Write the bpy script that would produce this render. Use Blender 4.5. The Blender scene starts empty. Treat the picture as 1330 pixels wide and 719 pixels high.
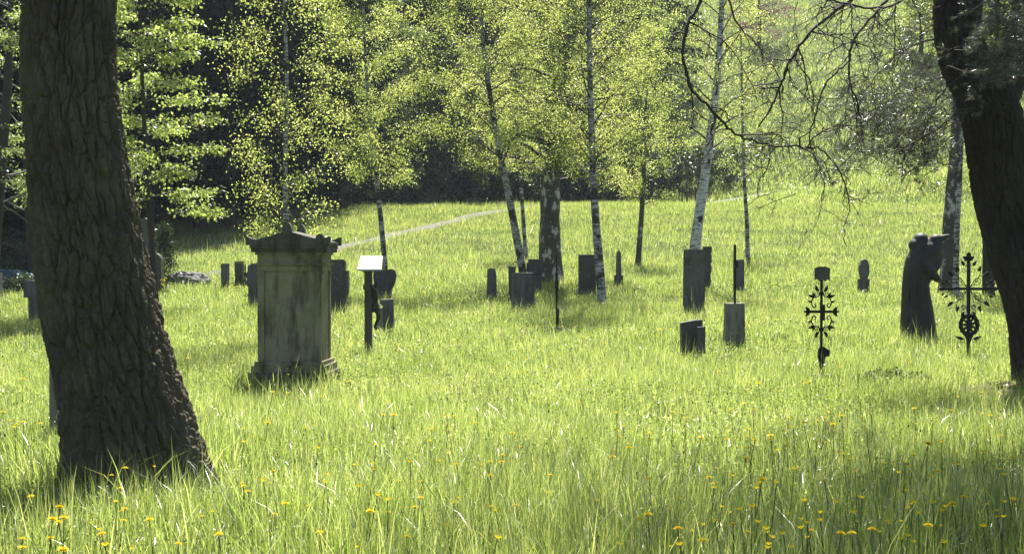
import bpy, bmesh, math, random
import numpy as np
from mathutils import Vector, Matrix
random.seed(7); RNG = np.random.default_rng(7)
SC = bpy.context.scene; COL = SC.collection
F = 1847.0; EYE = 1.6; HR = 340.0
def smooth(t):
    t = np.clip(t, 0, 1); return t*t*(3-2*t)
# ------------------------------------------------------------------ noise
def _hash(ix, iy, iz):
    n = (ix*374761393 + iy*668265263 + iz*2147483647 + 1013904223) & 0xffffffff
    n = ((n ^ (n >> 13)) * 1274126177) & 0xffffffff
    n = ((n ^ (n >> 16)) * 2246822519) & 0xffffffff
    return ((n ^ (n >> 15)) & 0xffffff) / float(0xffffff)
def vnoise(x, y, z=0.0):
    x, y, z = np.broadcast_arrays(np.asarray(x, float), np.asarray(y, float), np.asarray(z, float))
    ix, iy, iz = np.floor(x).astype(np.int64), np.floor(y).astype(np.int64), np.floor(z).astype(np.int64)
    fx, fy, fz = x-ix, y-iy, z-iz
    fx, fy, fz = fx*fx*(3-2*fx), fy*fy*(3-2*fy), fz*fz*(3-2*fz)
    r = 0
    for a in (0, 1):
        for b in (0, 1):
            for c in (0, 1):
                r = r + _hash(ix+a, iy+b, iz+c)*(fx if a else 1-fx)*(fy if b else 1-fy)*(fz if c else 1-fz)
    return r*2-1
def fbm(x, y, z=0.0, o=4):
    r = 0; a = 1.0; s = 1.0
    for k in range(o):
        r = r + a*vnoise(x*s+k*17.3, y*s+k*5.1, np.asarray(z)*s+k*9.7); a *= .5; s *= 2.03
    return r
# ------------------------------------------------------------------ terrain
_Y = [-400, 0, 18, 23, 27, 35, 40, 48, 55, 68, 78, 86, 92, 96, 101, 172, 200, 700, 1200]
_Z = [-.5, 0, 0, .1, .3, .5, .74, 1.28, 1.95, 3.3, 4.42, 5.02, 5.15, 5.5, 5.85, 31.5, 33, 36, 36]
_yy = np.arange(-400, 1200, .5); _zz = np.interp(_yy, _Y, _Z)
_k = np.exp(-.5*(np.arange(-8, 9)/3.2)**2); _k /= _k.sum()
_zz = np.convolve(np.pad(_zz, 8, mode='edge'), _k, mode='valid')
def h(x, y):
    x = np.asarray(x, float); y = np.asarray(y, float)
    p = np.interp(y, _yy, _zz)
    s = smooth((-x-(11.5+(y-40)*.28))/4.0)*smooth((y-30)/8)*(1-smooth((y-90)/25))
    p = p*(1-s) + .42*s
    b = np.clip((x-13)/16, 0, 1.5)*2.3
    p = p + b*smooth((y-83.5)/8.5)
    p = p + .07*vnoise(x*.35, y*.35) * smooth((y-6)/10) + .025*vnoise(x*1.3, y*1.3)
    return p + smooth((y-100)/20)*1.2*vnoise(x*.05+3, y*.05)
def hz(x, y): return float(h(x, y))
def W(px, row, d): return Vector(((px-665)/F*d, d, EYE-(row-HR)/F*d))
def gd(px, row):
    d = 5.0
    while d < 160:
        w = W(px, row, d)
        if w.z <= hz(w.x, d): return d
        d += .05
    return d
# ------------------------------------------------------------------ geometry helpers
class Geo:
    def __init__(s): s.v = []; s.q = []; s.t = []; s.r = []; s.n = 0
    def add(s, V, Q=None, T=None, r=None):
        V = np.asarray(V, float).reshape(-1, 3)
        if Q is not None and len(Q): s.q.append(np.asarray(Q, np.int64).reshape(-1, 4)+s.n)
        if T is not None and len(T): s.t.append(np.asarray(T, np.int64).reshape(-1, 3)+s.n)
        s.v.append(V); s.r.append(np.full(len(V), .5) if r is None else np.broadcast_to(np.asarray(r, float), (len(V),)))
        s.n += len(V)
    def build(s, name, mat, parent=None, smooth_=False, origin=(0, 0, 0)):
        V = np.concatenate(s.v) - np.asarray(origin, float)
        Q = np.concatenate(s.q) if s.q else np.zeros((0, 4), np.int64)
        T = np.concatenate(s.t) if s.t else np.zeros((0, 3), np.int64)
        me = bpy.data.meshes.new(name)
        me.vertices.add(len(V)); me.vertices.foreach_set('co', V.astype(np.float32).ravel())
        nl = Q.size+T.size; me.loops.add(nl)
        me.loops.foreach_set('vertex_index', np.concatenate([Q.ravel(), T.ravel()]).astype(np.int32))
        me.polygons.add(len(Q)+len(T))
        st = np.concatenate([np.arange(len(Q))*4, Q.size+np.arange(len(T))*3]).astype(np.int32)
        me.polygons.foreach_set('loop_start', st)
        me.update(calc_edges=True)
        if smooth_: me.polygons.foreach_set('use_smooth', np.ones(len(Q)+len(T), bool))
        a = me.attributes.new('rnd', 'FLOAT', 'POINT'); a.data.foreach_set('value', np.concatenate(s.r).astype(np.float32))
        if mat: me.materials.append(mat)
        return link(name, me, parent, origin if parent is None else (0, 0, 0))
def link(name, me, parent=None, loc=(0, 0, 0)):
    o = bpy.data.objects.new(name, me); COL.objects.link(o); o.location = loc
    if parent: o.parent = parent
    return o
def thing(name, label, cat, loc=(0, 0, 0), rz=0, group=None):
    o = bpy.data.objects.new(name, None); COL.objects.link(o); o.location = loc; o.rotation_euler = (0, 0, rz)
    o.empty_display_size = .2
    return tag(o, label, cat, group)
def tag(o, label=None, cat=None, group=None, kind=None):
    if label: o['label'] = label
    if cat: o['category'] = cat
    if group: o['group'] = group
    if kind: o['kind'] = kind
    return o
def copy_tree(o, loc, rz=0, sc=1.0, parent=None):
    c = o.copy(); COL.objects.link(c); c.parent = parent
    if parent is None: c.location = loc; c.rotation_euler = (0, 0, rz); c.scale = (sc, sc, sc)
    for ch in list(o.children): copy_tree(ch, None, parent=c)
    return c
def tube(g, pts, rad, n=6, r=.5):
    P = np.asarray(pts, float); R = np.broadcast_to(np.asarray(rad, float), (len(P),))
    T = np.gradient(P, axis=0); T /= np.linalg.norm(T, axis=1)[:, None]+1e-9
    ref = np.array([0, 0, 1.0]) if abs(T[:, 2]).mean() < .8 else np.array([1.0, 0, 0])
    A = np.cross(T, ref); A /= np.linalg.norm(A, axis=1)[:, None]+1e-9; B = np.cross(T, A)
    th = np.arange(n)/n*2*math.pi
    V = P[:, None]+R[:, None, None]*(A[:, None]*np.cos(th)[None, :, None]+B[:, None]*np.sin(th)[None, :, None])
    i = np.arange(len(P)-1)[:, None]*n; j = np.arange(n)[None]; k = (j+1) % n
    Q = np.stack([i+j, i+k, i+n+k, i+n+j], -1).reshape(-1, 4)
    T3 = []
    if n > 3:
        T3 = [[0, a+1, a] for a in range(1, n-1)] + [[(len(P)-1)*n, (len(P)-1)*n+a, (len(P)-1)*n+a+1] for a in range(1, n-1)]
    g.add(V.reshape(-1, 3), Q, T3, r)
def resamp(pts, n):
    P = np.asarray(pts, float); m = len(P); t = np.linspace(0, m-1, n)
    Pp = np.vstack([2*P[0]-P[1], P, 2*P[-1]-P[-2]])
    i = np.minimum(t.astype(int), m-2); f = (t-i)[:, None]
    a, b, c, d = Pp[i], Pp[i+1], Pp[i+2], Pp[i+3]
    return .5*((2*b)+(-a+c)*f+(2*a-5*b+4*c-d)*f*f+(-a+3*b-3*c+d)*f**3)
def leaves(g, P, size, rng, droop=.6, flat=.0, wid=.6):
    n = len(P)
    if n == 0: return
    D = rng.normal(size=(n, 3)); D[:, 2] -= droop*1.5; D[:, 2] *= (1-flat*.7); D /= np.linalg.norm(D, axis=1)[:, None]
    N = rng.normal(size=(n, 3)); N[:, 2] += flat*3
    S = np.cross(D, N); S /= np.linalg.norm(S, axis=1)[:, None]+1e-9
    U = np.cross(S, D)
    L = size*rng.uniform(.65, 1.3, n)[:, None]
    a = P; b = P+D*L*.45+S*L*wid*.5+U*L*.1; c = P+D*L; d = P+D*L*.45-S*L*wid*.5+U*L*.1
    V = np.stack([a, b, c, d], 1).reshape(-1, 3)
    i = np.arange(n)*4
    g.add(V, None, np.concatenate([np.stack([i, i+1, i+2], 1), np.stack([i, i+2, i+3], 1)]), np.repeat(rng.random(n), 4))
def bmobj(name, bm, mat, parent=None, sm=False):
    me = bpy.data.meshes.new(name); bmesh.ops.recalc_face_normals(bm, faces=bm.faces); bm.to_mesh(me); bm.free()
    me.materials.append(mat)
    if sm:
        for p in me.polygons: p.use_smooth = True
    return link(name, me, parent)
def bevel(bm, w, seg=2):
    bmesh.ops.bevel(bm, geom=[e for e in bm.edges if len(e.link_faces) == 2 and e.calc_face_angle(0) > .5], offset=w, segments=seg, profile=.6, affect='EDGES', clamp_overlap=True)
def rough(bm, amp, cut=.12, sc=4, seed=0):
    for _ in range(5):
        es = [e for e in bm.edges if e.calc_length() > cut]
        if not es: break
        bmesh.ops.subdivide_edges(bm, edges=es, cuts=1, use_grid_fill=True)
    bmesh.ops.triangulate(bm, faces=[f for f in bm.faces if len(f.verts) > 4])
    bm.normal_update()
    co = np.array([v.co for v in bm.verts])
    if len(co) == 0: return
    n = fbm(co[:, 0]*sc+seed, co[:, 1]*sc, co[:, 2]*sc, 3)*amp
    for v, a in zip(bm.verts, n): v.co += v.normal*float(a)
def addbox(bm, c, s, bev=0.0, taper=1.0):
    x, y, z = c; a, b, d = s[0]/2, s[1]/2, s[2]/2
    vs = [bm.verts.new((x+i*a*(taper if k > 0 else 1), y+j*b*(taper if k > 0 else 1), z+k*d)) for k in (-1, 1) for i, j in ((-1, -1), (1, -1), (1, 1), (-1, 1))]
    for f in ((3, 2, 1, 0), (4, 5, 6, 7), (0, 1, 5, 4), (1, 2, 6, 5), (2, 3, 7, 6), (3, 0, 4, 7)): bm.faces.new([vs[i] for i in f])
    return vs
def addprism(bm, outline, y0, y1):
    a = [bm.verts.new((x, y0, z)) for x, z in outline]; b = [bm.verts.new((x, y1, z)) for x, z in outline]
    bm.faces.new(a); bm.faces.new(b[::-1]); n = len(a)
    for i in range(n): bm.faces.new((a[i], b[i], b[(i+1) % n], a[(i+1) % n]))
def addell(bm, c, r, seg=16, ring=10, rot=None):
    m = Matrix.Translation(c) @ (rot.to_matrix().to_4x4() if rot else Matrix()) @ Matrix.Diagonal((r[0], r[1], r[2], 1))
    return bmesh.ops.create_uvsphere(bm, u_segments=seg, v_segments=ring, radius=1, matrix=m)
def addloft(bm, secs, n=20):
    rings = []
    for cx, cy, z, rx, ry in secs:
        rings.append([bm.verts.new((cx+rx*math.cos(2*math.pi*i/n), cy+ry*math.sin(2*math.pi*i/n), z)) for i in range(n)])
    for a, b in zip(rings, rings[1:]):
        for i in range(n): bm.faces.new((a[i], a[(i+1) % n], b[(i+1) % n], b[i]))
    bm.faces.new(rings[0][::-1]); bm.faces.new(rings[-1])
# ------------------------------------------------------------------ materials
def mat(name):
    m = bpy.data.materials.new(name); m.use_nodes = True; nt = m.node_tree; nt.nodes.clear()
    return m, nt, nt.nodes.new('ShaderNodeOutputMaterial')
def N(nt, t, **kw):
    n = nt.nodes.new(t)
    for k, v in kw.items():
        if k in n.inputs: n.inputs[k].default_value = v
        else: setattr(n, k, v)
    return n
def ramp(nt, src, stops):
    r = nt.nodes.new('ShaderNodeValToRGB'); cr = r.color_ramp
    while len(cr.elements) < len(stops): cr.elements.new(.5)
    for e, (p, c) in zip(cr.elements, stops): e.position = p; e.color = (*c, 1) if len(c) == 3 else c
    nt.links.new(src, r.inputs[0]); return r.outputs[0]
def noise(nt, scale, vec=None, detail=4, rough_=.6, stretch=None):
    tc = nt.nodes.new('ShaderNodeTexCoord').outputs['Object'] if vec is None else vec
    if stretch:
        mp = N(nt, 'ShaderNodeMapping'); mp.inputs['Scale'].default_value = stretch; nt.links.new(tc, mp.inputs[0]); tc = mp.outputs[0]
    n = N(nt, 'ShaderNodeTexNoise', Scale=scale, Detail=detail, Roughness=rough_); nt.links.new(tc, n.inputs['Vector']); return n.outputs['Fac']
def mix(nt, a, b, fac):
    m = nt.nodes.new('ShaderNodeMix'); m.data_type = 'RGBA'
    for s, v in ((m.inputs[0], fac), (m.inputs[6], a), (m.inputs[7], b)):
        if isinstance(v, (tuple, float, int)): s.default_value = (*v, 1) if isinstance(v, tuple) else v
        else: nt.links.new(v, s)
    return m.outputs[2]
def solid(name, col, rough_=.7, metal=0, bump=None, spec=.5, var=None):
    """col: colour tuple or function(nt)->socket"""
    m, nt, out = mat(name); b = N(nt, 'ShaderNodeBsdfPrincipled', Roughness=rough_, Metallic=metal)
    b.inputs['Specular IOR Level'].default_value = spec
    if callable(col): nt.links.new(col(nt), b.inputs['Base Color'])
    else:
        k = var or .35
        nt.links.new(mix(nt, tuple(c*(1-k) for c in col), tuple(c*(1+k) for c in col), noise(nt, 7)), b.inputs['Base Color'])
    if bump:
        bp = N(nt, 'ShaderNodeBump', Strength=bump[1], Distance=bump[2] if len(bump) > 2 else .01)
        nt.links.new(noise(nt, bump[0], detail=6), bp.inputs['Height']); nt.links.new(bp.outputs[0], b.inputs['Normal'])
    nt.links.new(b.outputs[0], out.inputs[0]); return m
def foliage(name, d1, d2, t1, t2, tr=.5, gl=.08, glr=.35, patch=None, rootdark=False):
    """two-tone diffuse d1..d2 and translucent t1..t2 chosen per leaf"""
    m, nt, out = mat(name); at = N(nt, 'ShaderNodeAttribute', attribute_name='rnd')
    fac = at.outputs['Fac']
    if patch:
        nz = noise(nt, patch, detail=3)
        mm = N(nt, 'ShaderNodeMath', operation='MULTIPLY_ADD'); nt.links.new(nz, mm.inputs[0]); mm.inputs[1].default_value = 1.1
        mm2 = N(nt, 'ShaderNodeMath', operation='MULTIPLY_ADD'); nt.links.new(fac, mm2.inputs[0]); mm2.inputs[1].default_value = 1.2; mm2.inputs[2].default_value = -.64
        nt.links.new(mm2.outputs[0], mm.inputs[2]); mm.use_clamp = True; fac = mm.outputs[0]
    cd = mix(nt, d1, d2, fac); ct = mix(nt, t1, t2, fac)
    D = N(nt, 'ShaderNodeBsdfDiffuse'); nt.links.new(cd, D.inputs[0])
    T = N(nt, 'ShaderNodeBsdfTranslucent'); nt.links.new(ct, T.inputs[0])
    M = N(nt, 'ShaderNodeMixShader'); M.inputs[0].default_value = tr; nt.links.new(D.outputs[0], M.inputs[1]); nt.links.new(T.outputs[0], M.inputs[2])
    G_ = N(nt, 'ShaderNodeBsdfGlossy', Roughness=glr)
    L = N(nt, 'ShaderNodeLayerWeight', Blend=.35); mg = N(nt, 'ShaderNodeMath', operation='MULTIPLY'); nt.links.new(L.outputs['Fresnel'], mg.inputs[0]); mg.inputs[1].default_value = gl*8
    mg.use_clamp = True
    M2 = N(nt, 'ShaderNodeMixShader'); nt.links.new(mg.outputs[0], M2.inputs[0]); nt.links.new(M.outputs[0], M2.inputs[1]); nt.links.new(G_.outputs[0], M2.inputs[2])
    nt.links.new(M2.outputs[0], out.inputs[0]); return m
GRASS = foliage('grass_blades', (.035, .07, .012), (.14, .17, .06), (.26, .41, .05), (.73, .79, .23), .6, .024, .34, patch=.4)
BIRCHLEAF = foliage('young_birch_leaf', (.07, .10, .015), (.12, .15, .03), (.47, .60, .10), (.80, .86, .25), .62, .018, .4)
MAPLELEAF = foliage('fresh_maple_leaf', (.06, .10, .015), (.11, .15, .03), (.42, .55, .09), (.66, .76, .20), .58, .05, .38)
BROADLEAF = foliage('dull_green_leaf', (.04, .07, .015), (.08, .11, .025), (.24, .32, .06), (.42, .50, .12), .5, .02, .45)
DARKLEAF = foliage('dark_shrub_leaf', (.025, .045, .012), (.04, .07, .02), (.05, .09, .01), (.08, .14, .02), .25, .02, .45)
REDLEAF = foliage('copper_leaf', (.10, .04, .04), (.14, .07, .06), (.34, .18, .17), (.42, .28, .22), .5, .02, .45)
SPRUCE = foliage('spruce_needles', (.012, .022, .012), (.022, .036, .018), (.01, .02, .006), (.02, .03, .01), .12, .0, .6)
PINE = foliage('pine_needles', (.07, .09, .06), (.13, .14, .11), (.10, .14, .06), (.16, .18, .10), .35, .05, .4)
YELLOW = foliage('dandelion_petal', (.80, .60, .01), (.85, .70, .03), (.85, .66, .01), (.9, .76, .03), .45, .01, .5)
WHITE = foliage('white_petal', (.7, .7, .68), (.8, .8, .78), (.7, .72, .66), (.8, .8, .75), .4, .01, .5)
SEED = solid('brown_seed_head', (.05, .035, .02), .8)
STEM = foliage('flower_stem', (.06, .10, .03), (.12, .13, .05), (.25, .3, .06), (.3, .35, .08), .4, .05)
def bark_dark(nt):
    c = mix(nt, (.035, .028, .019), (.17, .135, .088), noise(nt, 9, detail=8, rough_=.75, stretch=(1, 1, .28)))
    c = mix(nt, c, (.15, .15, .08), ramp(nt, noise(nt, 2.2, detail=5), [(.45, (0, 0, 0)), (.72, (.75, .75, .75))]))
    return c
BARK = solid('furrowed_bark', bark_dark, .9, bump=(38, .9, .012), spec=.25)
def bark_pine(nt):
    return mix(nt, (.03, .024, .02), (.10, .08, .066), noise(nt, 8, detail=6, stretch=(1, 1, .25)))
BARK2 = solid('pine_bark', bark_pine, .9, bump=(34, .9, .012), spec=.25)
def bark_birch(dark, wt=(.50, .49, .46)):
    def f(nt):
        lent = ramp(nt, noise(nt, 5, detail=5, rough_=.7, stretch=(1.2, 1.2, 6)), [(.47+dark, (0, 0, 0)), (.54+dark, (1, 1, 1))])
        pat = ramp(nt, noise(nt, 3.4, detail=5, rough_=.65, stretch=(1, 1, .8)), [(.52+dark, (0, 0, 0)), (.57+dark, (1, 1, 1))])
        c = mix(nt, wt, (.09, .08, .07), lent)
        return mix(nt, c, (.05, .043, .035), pat)
    return f
BIRCH = solid('white_birch_bark', bark_birch(0.0), .75, bump=(20, .5, .01))
def bark_old(nt):
    c = mix(nt, (.05, .045, .035), (.13, .12, .095), noise(nt, 6, detail=7, rough_=.7, stretch=(1, 1, .3)))
    return mix(nt, c, (.55, .54, .50), ramp(nt, noise(nt, 2.6, detail=6, rough_=.7, stretch=(1.3, 1.3, .8)), [(.54, (0, 0, 0)), (.60, (1, 1, 1))]))
BIRCHW = solid('bright_birch_bark', bark_birch(.045, (.72, .71, .68)), .75, bump=(20, .5, .01))
BIRCHD = solid('old_birch_bark', bark_old, .85, bump=(14, .9, .03))
TWIG = solid('brown_twig', (.06, .042, .03), .8)
TWIGG = solid('grey_twig', (.13, .12, .10), .8)
def st(base, moss, dark, mossamt=.5):
    def f(nt):
        c = mix(nt, tuple(b*.55 for b in base), tuple(b*1.25 for b in base), noise(nt, 6, detail=8, rough_=.7))
        c = mix(nt, c, moss, ramp(nt, noise(nt, 2.0, detail=6), [(.62-mossamt*.3, (0, 0, 0)), (.75-mossamt*.2, (.8, .8, .8))]))
        c = mix(nt, c, dark, ramp(nt, noise(nt, 3.1, detail=6, stretch=(2.2, 2.2, .5)), [(.47, (0, 0, 0)), (.66, (.85, .85, .85))]))
        return mix(nt, c, (.36, .36, .29), ramp(nt, noise(nt, 9, detail=7, rough_=.75), [(.60, (0, 0, 0)), (.66, (.6, .6, .6))]))
    return f
MONU = solid('mossy_sandstone', st((.35, .32, .20), (.17, .18, .075), (.055, .052, .033), .5), .9, bump=(26, .5, .008), spec=.2)
ROOFST = solid('weathered_cornice_stone', st((.17, .16, .125), (.08, .08, .045), (.045, .043, .035), .6), .85, bump=(30, .6, .008), spec=.3)
GRANITE = solid('dark_granite', st((.085, .08, .07), (.06, .062, .04), (.035, .033, .03), .25), .5, bump=(40, .3, .004))
SLATE = solid('grey_gravestone', st((.17, .165, .15), (.10, .105, .06), (.06, .06, .055), .4), .8, bump=(40, .4, .005), spec=.35)
PALE = solid('pale_limestone', st((.30, .28, .23), (.15, .155, .085), (.09, .088, .07), .4), .85, bump=(30, .5, .006))
BOULD = solid('boulder_rock', st((.26, .25, .25), (.13, .13, .10), (.08, .08, .085), .5), .85, bump=(12, .8, .03))
IRON = solid('wrought_iron', (.022, .02, .02), .55, .3, bump=(60, .4, .003), var=.5)
BRONZE = solid('dark_statue_bronze', (.05, .045, .036), .6, .2, bump=(16, .5, .01), var=.5)
WOOD = solid('weathered_wood', lambda nt: mix(nt, (.05, .045, .03), (.15, .13, .085), noise(nt, 12, detail=6, stretch=(1, 1, .12))), .8, bump=(40, .5, .004))
ROOFM = solid('pale_sheet_roof', (.42, .41, .38), .5, .0, var=.08)
PINK = foliage('pink_petal', (.6, .2, .25), (.7, .35, .35), (.5, .2, .2), (.6, .3, .3), .4, .02)
def gcol(nt):
    c = mix(nt, (.035, .06, .012), (.075, .10, .02), noise(nt, .9, detail=8, rough_=.7))
    return mix(nt, c, (.07, .055, .03), ramp(nt, noise(nt, 6, detail=5), [(.5, (0, 0, 0)), (.8, (.7, .7, .7))]))
GROUND = solid('meadow_ground', gcol, .95, bump=(9, .8, .05), spec=.1)
PATH = solid('path_gravel', lambda nt: mix(nt, (.09, .085, .08), (.22, .21, .2), noise(nt, 18, detail=8, rough_=.8)), .9, bump=(40, .6, .01))
SOIL = solid('bare_soil', lambda nt: mix(nt, (.10, .07, .045), (.24, .19, .14), noise(nt, 14, detail=8, rough_=.8)), .95, bump=(22, .9, .03))
ROAD = solid('road_asphalt', (.10, .11, .13), .7, var=.2)

# ------------------------------------------------------------------ ground
xs = np.concatenate([np.linspace(-300, -110, 10), np.linspace(-100, -32, 24), np.arange(-30, 40, .45), np.linspace(41, 110, 40), np.linspace(125, 300, 8)])
ys = np.concatenate([np.linspace(-60, -20, 5), np.arange(-18, 4, 2), np.arange(4, 110, .45), np.arange(111, 210, 2), np.linspace(215, 420, 12)])
X, Y = np.meshgrid(xs, ys); g = Geo(); nx = len(xs)
i = np.arange(len(ys)-1)[:, None]*nx; j = np.arange(nx-1)[None]
g.add(np.stack([X, Y, h(X, Y)], -1).reshape(-1, 3), np.stack([i+j, i+j+1, i+nx+j+1, i+nx+j], -1).reshape(-1, 4))
tag(g.build('ground', GROUND, smooth_=True), kind='structure')
def ribbon(name, pts, w, m, lift):
    P = resamp([(x, y, 0) for x, y in pts], len(pts)*14); T = np.gradient(P, axis=0); T /= np.linalg.norm(T, axis=1)[:, None]
    S = np.stack([T[:, 1], -T[:, 0], 0*T[:, 0]], 1); g = Geo(); k = 7; rows = []
    ww = w*(1+.18*vnoise(P[:, 0]*1.1, P[:, 1]*1.1))
    for a in np.linspace(-1, 1, k):
        q = P+S*(a*ww/2)[:, None]; q[:, 2] = h(q[:, 0], q[:, 1])+lift*(1 if abs(a) < .99 else -1); rows.append(q)
    V = np.stack(rows, 1).reshape(-1, 3); n = len(P)
    i = np.arange(n-1)[:, None]*k; j = np.arange(k-1)[None]
    g.add(V, np.stack([i+j, i+j+1, i+k+j+1, i+k+j], -1).reshape(-1, 4)); tag(g.build(name, m, smooth_=True), kind='structure'); return P, w
PATHP = [(-24, 33), (-15, 40.5), (-10.2, 45.5), (-6.9, 57), (-4.5, 65), (-1.4, 76), (3, 88), (6, 96)]
pP, _ = ribbon('path', PATHP, .9, PATH, .05)
rP, _ = ribbon('road', [(-3, 100), (3, 97), (9, 95.6), (14, 95.8), (18, 98.5)], 2.4, ROAD, .06)
# ------------------------------------------------------------------ grass (stuff)
PINEB = W(1368, 512, 17.0)
def keep(x, y):
    k = np.ones(len(x), bool)
    for P, w in ((pP, .33), (rP, 1.2)):
        d2 = np.full(len(x), 1e9)
        near = np.where(y > 28)[0]
        for p in P[::2]: d2[near] = np.minimum(d2[near], (x[near]-p[0])**2+(y[near]-p[1])**2)
        k &= d2 > w*w
    soil = ((x-PINEB.x+.3)/.95)**2+((y-PINEB.y+.2)/.95)**2
    k &= (soil > 1) | (RNG.random(len(x)) < .3)
    return k
def blades(g, x, y, hh, ww, seg, rng, lean=.35):
    k = keep(x, y); x, y, hh, ww = x[k], y[k], hh[k], ww[k]; n = len(x)
    B = np.stack([x, y, h(x, y)-.01], 1)
    cl = 2*math.pi*fbm(x*.9, y*.9, 3.3, 2); az = np.where(rng.random(n) < .2, cl, rng.uniform(0, 2*math.pi, n))
    ln = np.abs(rng.normal(0, lean, n))+.06
    bend = np.where(rng.random(n) < .06, rng.uniform(.4, .8, n), ln)
    D = np.stack([np.cos(az), np.sin(az), 0*az], 1)
    wa = az+math.pi/2+rng.normal(0, .5, n); S = np.stack([np.cos(wa), np.sin(wa), 0*wa], 1)
    ss = {3: [0, .38, .74, 1], 2: [0, .5, 1], 1: [0, 1]}[seg]; rows = []
    for s in ss:
        c = B+D*(hh*bend*s*s)[:, None]; c[:, 2] += hh*(s-.28*bend*s*s*s)
        w = ww*(1-s**1.8)*(.75 if s == 0 else 1)
        if s < 1: rows += [c-S*(w/2)[:, None], c+S*(w/2)[:, None]]
        else: rows.append(c)
    V = np.stack(rows, 1); m = V.shape[1]; i = np.arange(n)*m; Q = []
    for a in range(seg-1): Q.append(np.stack([i+2*a, i+2*a+1, i+2*a+3, i+2*a+2], 1))
    T = np.stack([i+m-3, i+m-2, i+m-1], 1)
    g.add(V.reshape(-1, 3), np.concatenate(Q) if Q else None, T, np.repeat(rng.random(n), m))
def zone(d0, d1, dens, half=.43, extra=1.5):
    a = half*(d1*d1-d0*d0)+2*extra*(d1-d0); n = int(a*dens)
    y = np.sqrt(RNG.uniform(d0*d0, d1*d1, n)); x = RNG.uniform(-1, 1, n)*(half*y+extra); return x, y
g = Geo()
for d0, d1, dens, hm, wm, seg in ((4.5, 9, 1700, .27, .0052, 3), (9, 14, 1500, .215, .0052, 3), (14, 22, 1150, .19, .0065, 2), (22, 34, 620, .17, .009, 2), (34, 52, 300, .16, .014, 2), (52, 92, 130, .18, .026, 1)):
    x, y = zone(d0, d1, dens); n = len(x)
    p = 1+.42*fbm(x*.55, y*.5, 0, 3)
    blades(g, x, y, hm*p*RNG.lognormal(0, .35, n), wm*RNG.uniform(.5, 1.4, n), seg, RNG)
    x, y = zone(d0, d1, dens*.05); n = len(x)      # tall stalks
    blades(g, x, y, hm*1.75*RNG.uniform(.7, 1.15, n), wm*.5*np.ones(n), max(seg, 2), RNG, .16)
    if d0 < 20:
        x, y = zone(d0, d1, dens*.035); n = len(x)   # broad low leaves
        blades(g, x, y, hm*.7*RNG.uniform(.5, 1.1, n), wm*4.2*RNG.uniform(.6, 1.2, n), 3, RNG, .55)
def herbs(d0, d1, dens, sz, up):
    x, y = zone(d0, d1, dens); k = fbm(x*.7+4, y*.7, 2.2, 3)+RNG.normal(0, .3, len(x)) > -.1; x, y = x[k], y[k]; n = len(x)
    P = np.stack([x, y, h(x, y)+up*RNG.beta(3, 1.5, n)], 1); leaves(g, P, sz, RNG, -.3, .55, .65)
herbs(5, 12, 520, .026, .17); herbs(12, 24, 260, .032, .17); herbs(24, 45, 90, .045, .16)
x, y = zone(7.2, 9.5, 7); n = len(x); blades(g, x, y, RNG.uniform(.4, .58, n), np.full(n, .011), 3, RNG, .3)
# bank, terrace and hillside: coarse tufts
n = 260000; y = RNG.uniform(84, 176, n); x = RNG.uniform(0, 1, n)*(.42*y+4)+2
blades(g, x, y, RNG.uniform(.15, .42, n)*(1+.6*vnoise(x*.4, y*.4)), RNG.uniform(.04, .09, n), 1, RNG, .5)
# longer grass round the big trunk and monument
for cx, cy, r, n in ((-2.75, 10.3, .75, 1100), (-2.75, 17.1, .7, 350), (3.97, 19.2, .4, 200)):
    a = RNG.uniform(0, 6.28, n); rr = r*np.sqrt(RNG.uniform(.3, 1, n)); x = cx+rr*np.cos(a); y = cy+rr*np.sin(a)
    blades(g, x, y, RNG.uniform(.2, .5, n), RNG.uniform(.006, .013, n), 3, RNG, .35)
tag(g.build('meadow_grass', GRASS), 'long bright green backlit grass covering the whole meadow', 'grass', kind='stuff')
# ------------------------------------------------------------------ flowers
FLH = lambda x, y: hz(x, y)
def make_flower(kind):
    if kind == 'dandelion': t = thing('dandelion', 'open yellow dandelion flower among the foreground grass', 'flower', group='dandelions in the foreground grass')
    else: t = thing('buttercup', 'small yellow buttercup flower on a thin stem in the foreground grass', 'flower', group='buttercups in the foreground grass')
    g = Geo(); H = .30 if kind == 'dandelion' else .33
    tube(g, [(0, 0, 0), (.012, .004, H*.5), (.01, 0, H)], [.0026, .0022, .002], 4); g.build('stem', STEM, t)
    g = Geo(); rg = np.random.default_rng(3)
    if kind == 'dandelion':
        for ring, (n, r, z) in enumerate(((26, .021, .002), (20, .015, .007), (12, .008, .011))):
            for k in range(n):
                a = 2*math.pi*k/n+ring*.1; c, s = math.cos(a), math.sin(a); w = .0028
                b = np.array([.01, 0, H+.002]); e = b+np.array([c*r, s*r, z]); p = np.array([-s, c, 0])*w
                g.add([b, b+(e-b)*.6-p, e, b+(e-b)*.6+p], None, [[0, 1, 2], [0, 2, 3]], rg.random())
    else:
        for k in range(5):
            a = 2*math.pi*k/5; c, s = math.cos(a), math.sin(a); p = np.array([-s, c, 0])*.008
            b = np.array([.01, 0, H]); e = b+np.array([c*.014, s*.014, .011])
            g.add([b, b+(e-b)*.6-p, e, b+(e-b)*.6+p], None, [[0, 1, 2], [0, 2, 3]], rg.random())
    g.build('flower_head', YELLOW, t); return t
F0 = {'dandelion': make_flower('dandelion'), 'buttercup': make_flower('buttercup')}; used = set()
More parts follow.
